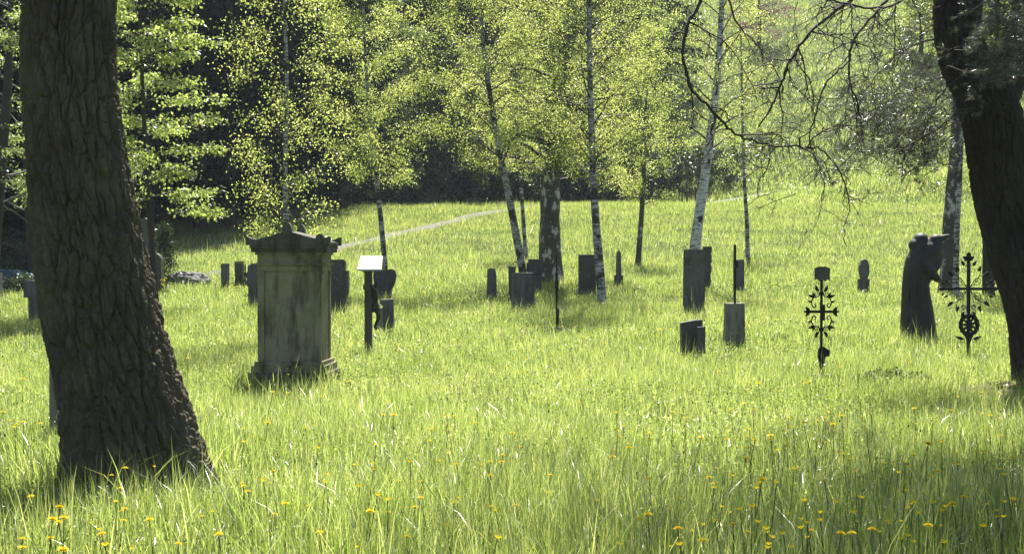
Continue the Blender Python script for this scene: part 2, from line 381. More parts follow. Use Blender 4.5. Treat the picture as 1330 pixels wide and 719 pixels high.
def put_flower(kind, px, row, lift=None):
    H = .30 if kind == 'dandelion' else .33; d = 5.0; sc = random.uniform(.85, 1.35)
    while d < 60:
        w = W(px, row, d)
        if w.z <= hz(w.x, d)+H*sc: break
        d += .04
    loc = (w.x, d, hz(w.x, d)); o = F0[kind]
    if kind in used: o = copy_tree(o, loc, random.uniform(0, 6.28), sc)
    else: o.location = loc; o.scale = (sc,)*3; used.add(kind)
    o.rotation_euler = (random.uniform(-.2, .2), random.uniform(-.2, .2), random.uniform(0, 6.28))
SPOTS_D = [(150, 637), (146, 655), (148, 662), (172, 663), (328, 628), (348, 630), (313, 634), (352, 670), (370, 652), (72, 697), (218, 707), (148, 674), (655, 600), (606, 604), (660, 562), (629, 620), (627, 661), (484, 648), (671, 652), (699, 640), (711, 617), (805, 591), (809, 568), (817, 579), (575, 541), (582, 540), (592, 539), (615, 549), (573, 558), (565, 556), (577, 600), (643, 592), (470, 665), (507, 667), (840, 669), (853, 670), (937, 618), (972, 617), (930, 620), (1070, 547), (1081, 549), (1088, 549), (1072, 545), (1096, 541), (1057, 547), (1150, 498), (1050, 497), (1056, 496), (995, 629), (938, 629), (27, 549), (22, 552), (50, 551), (333, 640), (355, 613), (1139, 692), (1105, 695)]
SPOTS_B = [(1160, 615), (1205, 615), (1166, 638), (1176, 650), (1187, 657), (1218, 657), (1227, 657), (1223, 664), (1111, 663), (1084, 627), (1043, 683), (1005, 681), (978, 660), (1067, 648), (1076, 655), (1150, 600), (1160, 600), (1175, 601), (1210, 642), (1190, 669), (1209, 690), (1155, 695), (1175, 699), (1312, 674), (1309, 662), (1290, 658), (1304, 597), (1315, 597), (1306, 539), (1305, 545), (1139, 581), (1140, 537), (1323, 559), (1320, 557), (1268, 587), (1282, 585), (1245, 600), (1108, 596), (978, 695), (1198, 707), (1057, 702), (1316, 597), (918, 635), (1187, 656), (1217, 683), (1306, 673), (1225, 600)]
for p in SPOTS_D: put_flower('dandelion', *p)
for p in SPOTS_B: put_flower('buttercup', *p)
for k in range(85):
    put_flower('buttercup' if random.random() < .75 else 'dandelion', random.uniform(860, 1330), random.uniform(530, 715))
for k in range(150):
    px = random.uniform(0, 1330); row = random.uniform(455, 715) ** 1.0
    put_flower('buttercup' if random.random() < .65 else 'dandelion', px, row)
def dots(name, label, m, n, d0, d1, size, up, bias=None, cup=1.0):
    x, y = zone(d0, d1, n/(.43*(d1*d1-d0*d0)), .38, .5); k = keep(x, y)
    k &= fbm(x*.18+9, y*.18, 1.5, 3) > -.25+RNG.normal(0, .35, len(x)) if bias else k
    x, y = x[k], y[k]; n = len(x); z = h(x, y)+up*RNG.uniform(.6, 1.25, n); r = size*RNG.uniform(.6, 1.3, n)*(1+y/60)
    g = Geo(); V = []
    for a in range(5):
        t = a*2*math.pi/5; V.append(np.stack([x+r*np.cos(t), y+r*np.sin(t), z+r*.5*cup*RNG.uniform(.2, 1.6, n)], 1))
    V.append(np.stack([x, y, z-r*.2], 1)); V = np.stack(V, 1); i = np.arange(n)*6
    T = np.concatenate([np.stack([i+a, i+(a+1) % 5, i+5], 1) for a in range(5)])
    g.add(V.reshape(-1, 3), None, T, np.repeat(RNG.random(n), 6))
    tag(g.build(name, m), label, 'flowers', kind='stuff')
dots('distant_buttercups', 'tiny yellow buttercups sprinkled over the meadow between the gravestones', YELLOW, 5200, 19, 80, .011, .27, True)
dots('white_meadow_flowers', 'tiny white flowers scattered through the meadow grass', WHITE, 20000, 7, 60, .0058, .235, None)
dots('plantain_heads', 'small dark brown seed heads standing in the grass', SEED, 1500, 8, 40, .006, .33, None, 3.5)

# ------------------------------------------------------------------ trees
def put(loc): return (loc[0], loc[1], hz(loc[0], loc[1]))
def branchy(gw, gl, base, dirv, L, r0, rng, ntw, nlf, lsz, up, droop, flat=0, jit=.05, sub=.38, ldroop=.6, wid=.62, tws=3):
    """one limb with twigs; leaves into gl, wood into gw"""
    s = np.linspace(0, 1, 7); P = base[None]+dirv[None]*(s*L)[:, None]
    P[:, 2] += L*(up*s-droop*s*s); P[1:] += rng.normal(0, L*.025, (6, 3)).cumsum(0)
    tube(gw, P, r0*(1-s*.85)+.002, 4)
    lp = []
    for k in range(ntw):
        u = rng.uniform(.15, 1)**.8; q = u*6; a = min(int(q), 5); b = P[a]+(P[a+1]-P[a])*(q-a)
        d = dirv+rng.normal(0, .9, 3); d[2] = rng.uniform(-.5, .8)*(1-flat); d /= np.linalg.norm(d)
        l2 = L*sub*rng.uniform(.5, 1.2)*(1.15-.6*u)+.12
        t = np.linspace(0, 1, 4); R = b[None]+d[None]*(t*l2)[:, None]; R[:, 2] -= droop*.8*l2*t*t
        R[1:] += rng.normal(0, l2*.05, (3, 3))
        tube(gw, R, r0*.28*(1-t*.8)+.0015, tws)
        w = rng.uniform(.1, 1, nlf)*3; a2 = np.minimum(w.astype(int), 2); f = (w-a2)[:, None]
        lp.append(R[a2]*(1-f)+R[a2+1]*f+rng.normal(0, jit, (nlf, 3))*(np.array([1, 1, .45]) if flat else 1))
    if lp: leaves(gl, np.concatenate(lp), lsz, rng, ldroop, flat, wid)
def tree(name, label, cat, pth, d, wbase, H, R, t0, nl, ntw, nlf, lsz, lm, bm_, seed, group=None, up=.75, droop=.35, flat=0, shape=None, twm=None, rtop=.25, dirb=None, jit=.10, basez=None):
    rng = np.random.default_rng(seed)
    Wp = [np.array(W(px, row, d+dd)) for px, row, dd in [(p+(0,))[:3] for p in pth]]
    zb = hz(Wp[0][0], Wp[0][1])-.05; Wp[0][2] = zb
    if Wp[-1][2] < zb+H:
        v = (Wp[-1]-Wp[-2]); v /= np.linalg.norm(v); Wp.append(Wp[-1]+v*(zb+H-Wp[-1][2])*.5+rng.normal(0, .05, 3)); Wp.append(Wp[-1]+v*(zb+H-Wp[-1][2]))
    O = Wp[0].copy(); P = resamp(Wp, 40); hs = (P[:, 2]-zb)/(P[-1, 2]-zb)
    r0 = wbase/F*d/2; rr = r0*((1-hs)**.8*(1-.04)+.04); rr[:3] *= np.array([1.35, 1.15, 1.05])
    rr *= 1+.06*fbm(hs*30, 0*hs+seed, 0, 2)
    th = thing(name, label, cat, tuple(O), 0, group); gt = Geo(); gw = Geo(); gl = Geo()
    tube(gt, P-O, rr, 12); gt.build('trunk', bm_, th, True)
    for k in range(nl):
        t = t0+(1-t0)*((k+rng.random())/nl)**1.05; q = np.interp(t, hs, np.arange(40)); a = min(int(q), 38); b = P[a]+(P[a+1]-P[a])*(q-a)
        az = k*2.4+rng.normal(0, .4); u = (t-t0)/(1-t0)
        sh = shape(u) if shape else (.45+.55*math.sin(math.pi*min(1, u*1.1+.12)))*(1-u*.35)
        L = R*sh*rng.uniform(.7, 1.15)
        branchy(gw, gl, b-O, np.array([math.cos(az), math.sin(az), 0]), L, max(.006, np.interp(q, np.arange(40), rr)*.24), rng, ntw, int(nlf*1.9), lsz, up, droop, flat, jit)
    gw.build('branches', twm or TWIG, th)
    if gl.n: gl.build('crown', lm, th)
    return th
B_ = 'birch'
tree('birch_tree', 'slim young birch with airy golden green leaves rising behind the gabled monument', B_, [(374, 452), (372, 330), (371, 220), (373, 100), (370, 0), (372, -120)], 25, 9, 8.6, 1.0, .18, 42, 10, 15, .042, BIRCHLEAF, BIRCH, 11, up=.9, droop=.3, shape=lambda u: .35+.75*math.sin(math.pi*min(1, .15+u*.8)))
tree('birch_tree', 'thin birch rising behind the rounded dark gravestone near the roofed crucifix', B_, [(503, 390), (498, 320), (490, 240), (481, 160), (474, 60), (470, -60)], 38, 7.5, 11, 1.7, .27, 50, 12, 24, .05, BIRCHLEAF, BIRCH, 12, up=.8)
tree('birch_tree', 'leaning birch growing out from behind the squat dark gravestone block', B_, [(684, 396), (675, 330), (660, 250), (642, 160), (628, 60), (618, -60)], 40, 11, 12.5, 2.6, .26, 56, 13, 26, .052, BIRCHLEAF, BIRCH, 13, up=.85)
tree('birch_tree', 'very thin birch stem just right of the leaning birch', B_, [(683, 345), (680, 290), (676, 230), (672, 150), (672, 60)], 53, 6, 9, 1.7, .35, 26, 10, 18, .06, BIRCHLEAF, BIRCH, 14)
tree('old_birch_tree', 'thick old birch with black blotched lower trunk in the meadow centre', B_, [(716, 372), (714, 300), (717, 220), (728, 140), (738, 60), (742, -60), (744, -200)], 43, 29, 15, 3.6, .2, 66, 14, 26, .056, BIRCHLEAF, BIRCHD, 15, up=.6)
tree('birch_tree', 'slender birch with spotted white bark in front of the wide dark slab', B_, [(783, 412), (779, 350), (772, 260), (768, 160), (765, 50), (764, -100)], 34.5, 12, 11.5, 2.3, .25, 56, 13, 25, .042, BIRCHLEAF, BIRCH, 16, up=.85)
tree('young_birch_tree', 'small birch with low hanging leaves right of the little obelisk grave', B_, [(828, 352), (831, 310), (834, 265), (836, 220), (838, 150)], 50, 8, 8.5, 1.8, .25, 34, 11, 20, .056, BIRCHLEAF, BIRCHD, 17)
tree('birch_tree', 'white barked leaning birch rising behind the tallest gravestone slab', B_, [(898, 352), (905, 300), (916, 225), (927, 140), (935, 50), (939, -60)], 41, 15, 13, 2.1, .3, 38, 10, 14, .052, BIRCHLEAF, BIRCHW, 18, up=.8)
tree('young_birch_tree', 'thin birch standing alone right of the white leaning birch', B_, [(971, 330), (970, 290), (967, 240), (964, 160), (962, 60)], 52, 6, 10, 1.6, .3, 26, 10, 13, .056, BIRCHLEAF, BIRCH, 19)
tree('old_birch_tree', 'dark and white barked birch rising behind the robed stone figures', B_, [(1232, 352), (1234, 300), (1240, 220), (1244, 150), (1246, 60)], 38, 24, 13, 2.4, .5, 30, 10, 16, .056, BIRCHLEAF, BIRCHD, 20)
tree('birch_tree', 'thin pale stem close in front of the dark and white birch', B_, [(1241, 366), (1243, 300), (1247, 220), (1250, 130), (1252, 40)], 36, 8, 10, 1.5, .6, 18, 8, 12, .056, BIRCHLEAF, BIRCH, 21)
tree('young_maple_tree', 'dark slim trunk half hidden behind the big leaning pine', 'tree', [(1284, 362), (1283, 320), (1280, 250), (1276, 150)], 37, 16, 11, 2.2, .6, 22, 8, 16, .09, MAPLELEAF, BARK2, 22)
tree('maple_tree', 'maple with layered bright fresh leaves just right of the huge trunk', 'maple', [(203, 395), (198, 330), (192, 240), (186, 120), (182, 0)], 33, 9, 11, 2.0, .2, 52, 12, 18, .085, MAPLELEAF, BARK2, 23, up=.35, droop=.2, flat=.35, jit=.13)
tree('maple_tree', 'maple with sparse yellow green leaves at the left edge of the photo', 'maple', [(-12, 395), (-8, 330), (0, 240), (10, 120), (16, 0)], 38, 18, 12, 2.6, .22, 34, 12, 12, .085, MAPLELEAF, BARK2, 24, up=.3, droop=.2, flat=.4, jit=.12, twm=TWIGG)
tree('bare_tree', 'twiggy grey tree behind the bushes left of the huge trunk', 'tree', [(45, 385), (40, 300), (34, 180), (30, 60), (26, -60)], 47, 14, 13, 3.4, .12, 50, 14, 4, .06, BROADLEAF, BARK2, 25, up=.6, droop=.1, twm=TWIGG)
# --- background crown templates, copied with shared meshes
def broad_template(name, label, cat, group, lm, seed, R=3.4, H=13, n=60, lsz=.16, nlf=22):
    rng = np.random.default_rng(seed); th = thing(name, label, cat, (0, 0, 0), 0, group); gt = Geo(); gw = Geo(); gl = Geo()
    P = resamp([(0, 0, -.2), (.1, 0, H*.3), (-.15, .1, H*.65), (0, 0, H)], 16); s = np.linspace(0, 1, 16)
    tube(gt, P, .22*(1-s*.9)+.01, 8); gt.build('trunk', BARK2, th, True)
    for k in range(n):
        t = .12+.86*(k+rng.random())/n; q = t*15; a = min(int(q), 14); b = P[a]; az = k*2.4+rng.normal(0, .4)
        L = R*(.5+.5*math.sin(math.pi*min(1, t*1.05)))*rng.uniform(.6, 1.15)
        branchy(gw, gl, b, np.array([math.cos(az), math.sin(az), 0]), L, .03, rng, 11, nlf, lsz, .55, .3, .2, .2)
    gw.build('branches', TWIG, th); gl.build('crown', lm, th); return th
def spruce_template(seed, H=26, R=3.6):
    rng = np.random.default_rng(seed)
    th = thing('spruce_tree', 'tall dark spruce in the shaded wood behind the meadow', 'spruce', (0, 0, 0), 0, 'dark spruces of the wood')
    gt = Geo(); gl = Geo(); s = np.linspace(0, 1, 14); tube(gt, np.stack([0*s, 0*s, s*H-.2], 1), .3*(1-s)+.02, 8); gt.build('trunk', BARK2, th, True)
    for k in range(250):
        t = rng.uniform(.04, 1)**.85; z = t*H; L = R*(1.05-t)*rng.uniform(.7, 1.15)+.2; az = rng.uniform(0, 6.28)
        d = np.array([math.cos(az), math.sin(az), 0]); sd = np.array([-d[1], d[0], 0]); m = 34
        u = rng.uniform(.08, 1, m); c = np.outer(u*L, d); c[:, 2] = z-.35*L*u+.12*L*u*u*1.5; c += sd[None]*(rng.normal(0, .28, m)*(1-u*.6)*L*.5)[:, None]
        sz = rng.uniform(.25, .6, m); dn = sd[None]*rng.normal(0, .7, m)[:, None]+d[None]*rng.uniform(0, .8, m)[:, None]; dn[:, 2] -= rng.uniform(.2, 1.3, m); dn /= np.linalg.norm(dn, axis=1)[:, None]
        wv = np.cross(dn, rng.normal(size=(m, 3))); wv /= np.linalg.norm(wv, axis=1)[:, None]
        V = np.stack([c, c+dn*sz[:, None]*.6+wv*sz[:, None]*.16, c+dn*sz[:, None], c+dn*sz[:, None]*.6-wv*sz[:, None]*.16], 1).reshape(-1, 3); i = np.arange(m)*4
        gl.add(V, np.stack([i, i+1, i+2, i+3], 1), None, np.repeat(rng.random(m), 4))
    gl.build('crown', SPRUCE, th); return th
def scatter(tmpls, spots):
    first = {}
    for k, (px, d, sc) in enumerate(spots):
        t = tmpls[k % len(tmpls)]; x = (px-665)/F*d; loc = (x, d, hz(x, d)-.1); rz = random.uniform(0, 6.28)
        if t.name in first: copy_tree(t, loc, rz, sc)
        else: t.location = loc; t.rotation_euler = (0, 0, rz); t.scale = (sc,)*3; first[t.name] = 1
sp = []
for d, a, b, st_ in ((79, 120, 430, 62), (85, 90, 440, 58), (91, 60, 450, 62), (97, 60, 470, 55), (104, 40, 640, 60), (112, 20, 720, 60), (122, 0, 740, 62), (134, -20, 900, 60)):
    p = a
    while p < b: sp.append((p+random.uniform(-16, 16), d+random.uniform(-1.5, 1.5)-max(0, 560-p)*.043, random.uniform(.85, 1.15))); p += st_
for p in range(-150, 130, 45): sp.append((p+random.uniform(-12, 12), random.uniform(60, 72), random.uniform(.8, 1.0)))
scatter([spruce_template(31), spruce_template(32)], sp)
BG = [(x, 94+random.uniform(-3, 5), random.uniform(.8, 1.1)) for x in range(455, 640, 46)] + [(x, 112+random.uniform(-4, 8), random.uniform(.9, 1.2)) for x in range(520, 860, 44)] + [(x, 102+random.uniform(-2, 3), random.uniform(.75, .95)) for x in range(560, 840, 62)] + [(x, 132+random.uniform(-4, 8), random.uniform(1.0, 1.3)) for x in range(560, 880, 60)]
scatter([broad_template('broadleaf_tree', 'dull green broadleaf tree behind the row of birches', 'tree', 'broadleaf trees behind the birches', BROADLEAF, s_) for s_ in (41, 42)], BG)
scatter([broad_template('hillside_tree', 'leafy tree standing on the steep green hillside', 'tree', 'trees on the green hillside', MAPLELEAF, 43, 4.2, 12, 60, .2, 20)], [(1195, 131, 1.0), (1245, 126, 1.1), (1290, 130, 1.2), (1340, 127, 1.1), (1240, 152, 1.1), (1300, 158, 1.2)])
scatter([broad_template('ridge_tree', 'tree in the wood along the top of the hillside', 'tree', 'trees along the ridge', BROADLEAF, 44, 4.5, 14, 50, .24, 18)], [(x, 178+random.uniform(-3, 12), random.uniform(.9, 1.3)) for x in range(700, 940, 34)]+[(x, 196+random.uniform(-3, 12), random.uniform(.8, 1.1)) for x in range(950, 1440, 34)])
scatter([broad_template('copper_leaved_tree', 'pinkish copper leaved tree on the slope behind the top of the white birch', 'tree', None, REDLEAF, 45, 3.4, 9, 44, .17, 10)], [(985, 146, 1.0)])
# --- shrubs
def shrub(name, label, px, row, d, R, H, lm, seed, n=40, lsz=.07, nlf=20, group=None, narrow=False):
    rng = np.random.default_rng(seed); x = (px-665)/F*d; z = hz(x, d)-.05; th = thing(name, label, 'shrub', (x, d, z), 0, group); gw = Geo(); gl = Geo()
    for k in range(n):
        az = k*2.4; L = R*rng.uniform(.5, 1.1); b = np.array([rng.normal(0, R*.25), rng.normal(0, R*.25), H*rng.uniform(0, .6)])
        if narrow: b = np.array([0, 0, H*k/n]); L = R*(1.1-k/n)
        branchy(gw, gl, b, np.array([math.cos(az), math.sin(az), 0]), L, .012, rng, 7, nlf, lsz, rng.uniform(.2, .9), .25, 0, .07)
    gw.build('branches', TWIGG, th); gl.build('foliage', lm, th); return th
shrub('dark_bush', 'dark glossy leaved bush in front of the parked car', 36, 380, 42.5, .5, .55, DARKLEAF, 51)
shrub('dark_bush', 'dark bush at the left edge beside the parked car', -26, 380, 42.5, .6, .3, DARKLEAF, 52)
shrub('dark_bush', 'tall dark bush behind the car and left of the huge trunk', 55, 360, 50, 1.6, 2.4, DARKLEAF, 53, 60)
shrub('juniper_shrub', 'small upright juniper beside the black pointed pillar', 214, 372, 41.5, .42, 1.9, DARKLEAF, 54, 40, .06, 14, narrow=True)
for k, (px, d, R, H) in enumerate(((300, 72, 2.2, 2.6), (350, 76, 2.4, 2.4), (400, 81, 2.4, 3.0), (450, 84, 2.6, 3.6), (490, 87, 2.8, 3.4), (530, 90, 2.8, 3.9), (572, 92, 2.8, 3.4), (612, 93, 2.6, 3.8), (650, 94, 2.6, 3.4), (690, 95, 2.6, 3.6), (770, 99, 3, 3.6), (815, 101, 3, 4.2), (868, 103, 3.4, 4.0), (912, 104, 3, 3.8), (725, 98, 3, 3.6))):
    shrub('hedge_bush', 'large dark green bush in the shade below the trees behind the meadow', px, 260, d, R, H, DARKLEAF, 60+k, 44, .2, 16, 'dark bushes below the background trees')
def patch(name, label, px, row, R, H, seed):
    d = gd(px, row); x = (px-665)/F*d; rng = np.random.default_rng(seed); g = Geo(); n = 900
    a = rng.uniform(0, 6.28, n); r = R*np.sqrt(rng.random(n)); P = np.stack([r*np.cos(a), r*np.sin(a)*.8, rng.uniform(.05, H, n)*(1-(r/R)**2*.6)], 1)
    leaves(g, P, .07, rng, .1, .8, .6); o = g.build(name, DARKLEAF); o.location = (x, d, hz(x, d)); tag(o, label, 'plants', kind='stuff')
patch('weed_patch', 'low dark leafy weeds between the two ornate iron crosses', 1160, 500, .55, .2, 70)

# ------------------------------------------------------------------ big trunks with carved bark
def worley(x, y, z, seed=0):
    ix, iy, iz = np.floor(x).astype(np.int64), np.floor(y).astype(np.int64), np.floor(z).astype(np.int64)
    f1 = np.full(x.shape, 9.0); f2 = f1.copy()
    for a in (-1, 0, 1):
        for b in (-1, 0, 1):
            for c in (-1, 0, 1):
                i, j, k = ix+a, iy+b, iz+c
                d = (i+_hash(i+seed, j, k)-x)**2+(j+_hash(i, j+31+seed, k)-y)**2+(k+_hash(i, j, k+57+seed)-z)**2
                f2 = np.minimum(f2, np.maximum(f1, d)); f1 = np.minimum(f1, d)
    return np.sqrt(f2)-np.sqrt(f1)
def bigtrunk(name, mat_, path, d0, nu, nv, seed, parent, O, roots=0, ext=0, crack=.028, fz=1.0, yoff=None):
    """path: (px,row,width_px[,dd]); closed tube with furrowed displacement"""
    C = []; R = []
    for k, p in enumerate(path):
        C.append(np.array(W(p[0], p[1], d0+(p[3] if len(p) > 3 else 0)))); R.append(p[2]/F*d0/2)
    C = resamp(C, nv); R = resamp([(r, 0, 0) for r in R], nv)[:, 0]
    arc = np.concatenate([[0], np.cumsum(np.linalg.norm(np.diff(C, axis=0), axis=1))])
    th = np.arange(nu)/nu*2*math.pi; TH, S = np.meshgrid(th, arc); cx, sx = np.cos(TH), np.sin(TH)
    Rm = np.median(R)
    X1, Y1 = cx*Rm, sx*Rm
    wx = .10*fbm(X1*3, Y1*3, S*1.6+seed, 3); wy = .10*fbm(X1*3+50, Y1*3, S*1.6+seed, 3)
    wx = wx*.35+.012*vnoise(X1*20, Y1*20, S*9); wy = wy*.35+.012*vnoise(X1*20+7, Y1*20, S*9); wz = .10*fbm(X1*9, Y1*9, S*4, 2)
    e1 = worley((X1+wx)*13, (Y1+wy)*13, (S+wz)*3.6*fz+seed); e2 = worley((X1+wx)*29, (Y1+wy)*29, (S+wz)*11*fz+seed, 5)
    p1 = smooth(e1/.30)**.6; p2 = smooth(e2/.25)
    n3 = fbm(X1*34, Y1*34, S*22, 3); n5 = vnoise(X1*60, Y1*60, S*14)
    dis = crack*(p1-1)+crack*.42*(p2-1)+.005*n3+.004*n5+.012*vnoise(X1*8, Y1*8, S*2.6)+.02*fbm(X1*2.2, Y1*2.2, S*1.1+seed, 2)
    base = np.exp(-(arc[-1]-S if C[0][2] > C[-1][2] else S)/.2) if roots else 0
    lob = np.clip(np.cos(TH*roots+1.1)*.5+.5, 0, 1)**1.5 if roots else 0
    RR = R[:, None]*(1+.04*np.sin(TH*2+S*.8)+.03*np.sin(TH*3-S*1.7+1))+dis+(base*lob*.16 if roots else 0)
    V = np.stack([C[:, 0, None]+RR*cx, C[:, 1, None]+RR*sx, np.broadcast_to(C[:, 2, None], RR.shape)+.02*n3], -1)-O
    i = np.arange(nv-1)[:, None]*nu; j = np.arange(nu)[None]; k = (j+1) % nu
    g = Geo(); g.add(V.reshape(-1, 3), np.stack([i+j, i+k, i+nu+k, i+nu+j], -1).reshape(-1, 4)); return g.build(name, mat_, parent, True), C, R
d0 = 9.9; O = np.array(W(182, 640, d0)); O[2] = hz(O[0], d0)
t = thing('giant_pine_tree', 'huge leaning tree trunk with furrowed bark in the left foreground', 'tree', tuple(O))
bigtrunk('trunk', BARK, [(183, 650, 196), (178, 610, 184), (168, 560, 172), (150, 480, 156), (130, 400, 146), (112, 290, 136), (99, 190, 124), (92, 110, 121), (89, 0, 122), (86, -150, 118), (84, -320, 105), (84, -560, 80), (86, -900, 40)], d0, 520, 1150, 3.1, t, O, roots=5, crack=.036)
gw = Geo(); gn = Geo(); rng = np.random.default_rng(80)
def needles(g, P, D, n, L, rng, w=.0016):
    """fan of needles round each tip"""
    m = len(P)*n; A = np.repeat(P, n, 0); Dd = np.repeat(D, n, 0)+rng.normal(0, .55, (m, 3)); Dd /= np.linalg.norm(Dd, axis=1)[:, None]
    A = A-np.repeat(D, n, 0)*rng.uniform(0, L*.9, (m, 1)); S = np.cross(Dd, rng.normal(size=(m, 3))); S /= np.linalg.norm(S, axis=1)[:, None]+1e-9
    l = L*rng.uniform(.6, 1.15, (m, 1))
    V = np.stack([A-S*w, A+S*w, A+Dd*l], 1).reshape(-1, 3); i = np.arange(m)*3
    g.add(V, None, np.stack([i, i+1, i+2], 1), np.repeat(rng.random(m), 3))
def pinecrown(c0, n, R, zlo, zhi, org, gw, gn, rng, tips=20, nw=.0025, nl_=.09, front=False):
    for k in range(n):
        z = rng.uniform(zlo, zhi); az = k*2.4
        if front and math.sin(az) > .1: az = -az
        L = R*rng.uniform(.6, 1.1); b = np.array([c0[0], c0[1], z])-org
        d = np.array([math.cos(az), math.sin(az), 0]); s = np.linspace(0, 1, 7); P = b+d*(s*L)[:, None]; P[:, 2] += L*.2*s; P[1:] += rng.normal(0, .05, (6, 3)).cumsum(0)
        tube(gw, P, .05*(1-s*.8), 5); q = rng.uniform(.35, 1, tips)
        B = b+d*(q*L)[:, None]+rng.normal(0, .35, (tips, 3)); B[:, 2] += L*.2*q; D = rng.normal(0, .5, (tips, 3))+d; D /= np.linalg.norm(D, axis=1)[:, None]
        for a_, b_ in zip(B, D): tube(gw, [a_-b_*.35, a_], [.006, .003], 3)
        needles(gn, B, D, 26, nl_, rng, nw)
c = W(86, -700, d0); pinecrown(c, 26, 2.2, 6.0, 8.3, O, gw, gn, rng)
gw.build('branches', TWIG, t); gn.build('crown', PINE, t)
# right pine
d0 = 17.0; O2 = np.array(PINEB); O2[2] = hz(O2[0], O2[1])
t2 = thing('leaning_pine_tree', 'crooked dark pine trunk at the right edge with bare hanging branches', 'tree', tuple(O2))
bigtrunk('trunk', BARK2, [(1372, 530, 112), (1366, 500, 98), (1356, 440, 88), (1345, 390, 80), (1328, 345, 76), (1313, 300, 72), (1302, 255, 74), (1295, 210, 76), (1290, 165, 78), (1278, 125, 76), (1256, 88, 70), (1245, 45, 62), (1243, 0, 60), (1243, -100, 54), (1240, -300, 42), (1236, -600, 30), (1228, -1000, 18), (1222, -1360, 7)], d0, 320, 900, 8.3, t2, O2, roots=5, crack=.032)
bigtrunk('side_stem', BARK2, [(1292, 150, 50), (1308, 110, 44), (1318, 70, 36), (1326, 20, 32), (1340, -60, 28), (1352, -200, 16)], d0, 80, 160, 5.5, t2, O2, crack=.015)
gw = Geo(); gn = Geo(); gb = Geo(); rng = np.random.default_rng(81)
tips_p = []; tips_d = []
def twigs(P, r0, depth, dens, lmax, nd=.0):
    n = max(2, int(dens*np.linalg.norm(np.diff(P, axis=0), axis=1).sum()))
    for _ in range(n):
        q = rng.uniform(.12, 1)*(len(P)-1); a = min(int(q), len(P)-2); b = P[a]+(P[a+1]-P[a])*(q-a); T = P[a+1]-P[a]; T /= np.linalg.norm(T)
        d = T*rng.uniform(.1, .9)+rng.normal(0, .75, 3); d[2] -= .3; d /= np.linalg.norm(d); L = lmax*rng.uniform(.35, 1)
        m = 7; R = [b]; cur = d.copy()
        for k in range(m-1):
            cur = cur+rng.normal(0, .33, 3)+np.array([0, 0, -.10]); cur /= np.linalg.norm(cur); R.append(R[-1]+cur*L/(m-1))
        R = np.array(R); tube(gb, R-O2, np.linspace(r0, r0*.4, m), 4)
        if depth > 0: twigs(R, r0*.6, depth-1, dens*1.1, lmax*.5, nd)
        if rng.random() < nd: tips_p.append(R[-1]-O2); tips_d.append(cur)
BR = [([(1245, -170, 0), (1180, -120, -1), (1125, -20, -1.8), (1080, 18, -2), (1045, 50, -2.2), (1022, 88, -2.3), (1008, 125, -2.3), (985, 165, -2.4)], .026),
      ([(1244, -100, 0), (1190, -70, -.7), (1155, -5, -1.2), (1125, 30, -1.4), (1105, 62, -1.5), (1103, 100, -1.5), (1112, 135, -1.5), (1118, 162, -1.5)], .022),
      ([(1240, -330, 0), (1080, -230, -2), (935, -60, -3.2), (908, 5, -3.4), (890, 40, -3.5), (887, 80, -3.5), (900, 118, -3.5), (930, 148, -3.5), (952, 172, -3.4), (990, 186, -3.3), (1035, 191, -3.2), (1064, 194, -3.1), (1085, 213, -3.1)], .022),
      ([(1104, 78, -1.5), (1075, 105, -1.7), (1058, 150, -1.8), (1052, 190, -1.8), (1068, 222, -1.8), (1084, 244, -1.8)], .012),
      ([(1022, 88, -2.3), (1030, 110, -2.5), (1050, 130, -2.6), (1075, 150, -2.6)], .009),
      ([(935, -60, -3.2), (948, 10, -3.0), (962, 38, -3), (985, 60, -3), (992, 78, -3)], .012),
      ([(1240, -200, 0), (1200, -120, 1), (1165, -10, 1.2), (1162, 50, 1.2), (1160, 90, 1.2)], .014),
      ([(1256, 95, -.1), (1230, 112, -.6), (1215, 135, -.8), (1204, 160, -.9), (1196, 178, -.9)], .014),
      ([(1266, 140, -.3), (1240, 150, -.8), (1215, 168, -1.1), (1180, 188, -1.3), (1150, 200, -1.5)], .014),
      ([(1258, 110, .4), (1230, 100, .9), (1195, 112, 1.4), (1165, 130, 1.6), (1140, 150, 1.8)], .016),
      ([(1244, 40, .3), (1215, 50, .8), (1180, 62, 1.3), (1150, 85, 1.6), (1120, 120, 1.7)], .018),
      ([(1246, -60, .3), (1200, -20, -.8), (1150, 10, -1.6), (1090, 5, -2.2), (1040, -10, -2.6)], .02)]
for pts, r0 in BR:
    P = resamp([W(a, b, d0+c) for a, b, c in pts], len(pts)*5); P[1:-1] += rng.normal(0, .008, (len(P)-2, 3))
    tube(gb, P-O2, np.linspace(r0, r0*.35, len(P)), 7)
    lim = P[(P[:, 2]-EYE)/P[:, 1]*F < HR+30] if P[:, 2].max() > 4 else P
    if len(lim) > 3: twigs(lim, r0*.38, 2, 5.2, .85, .04)
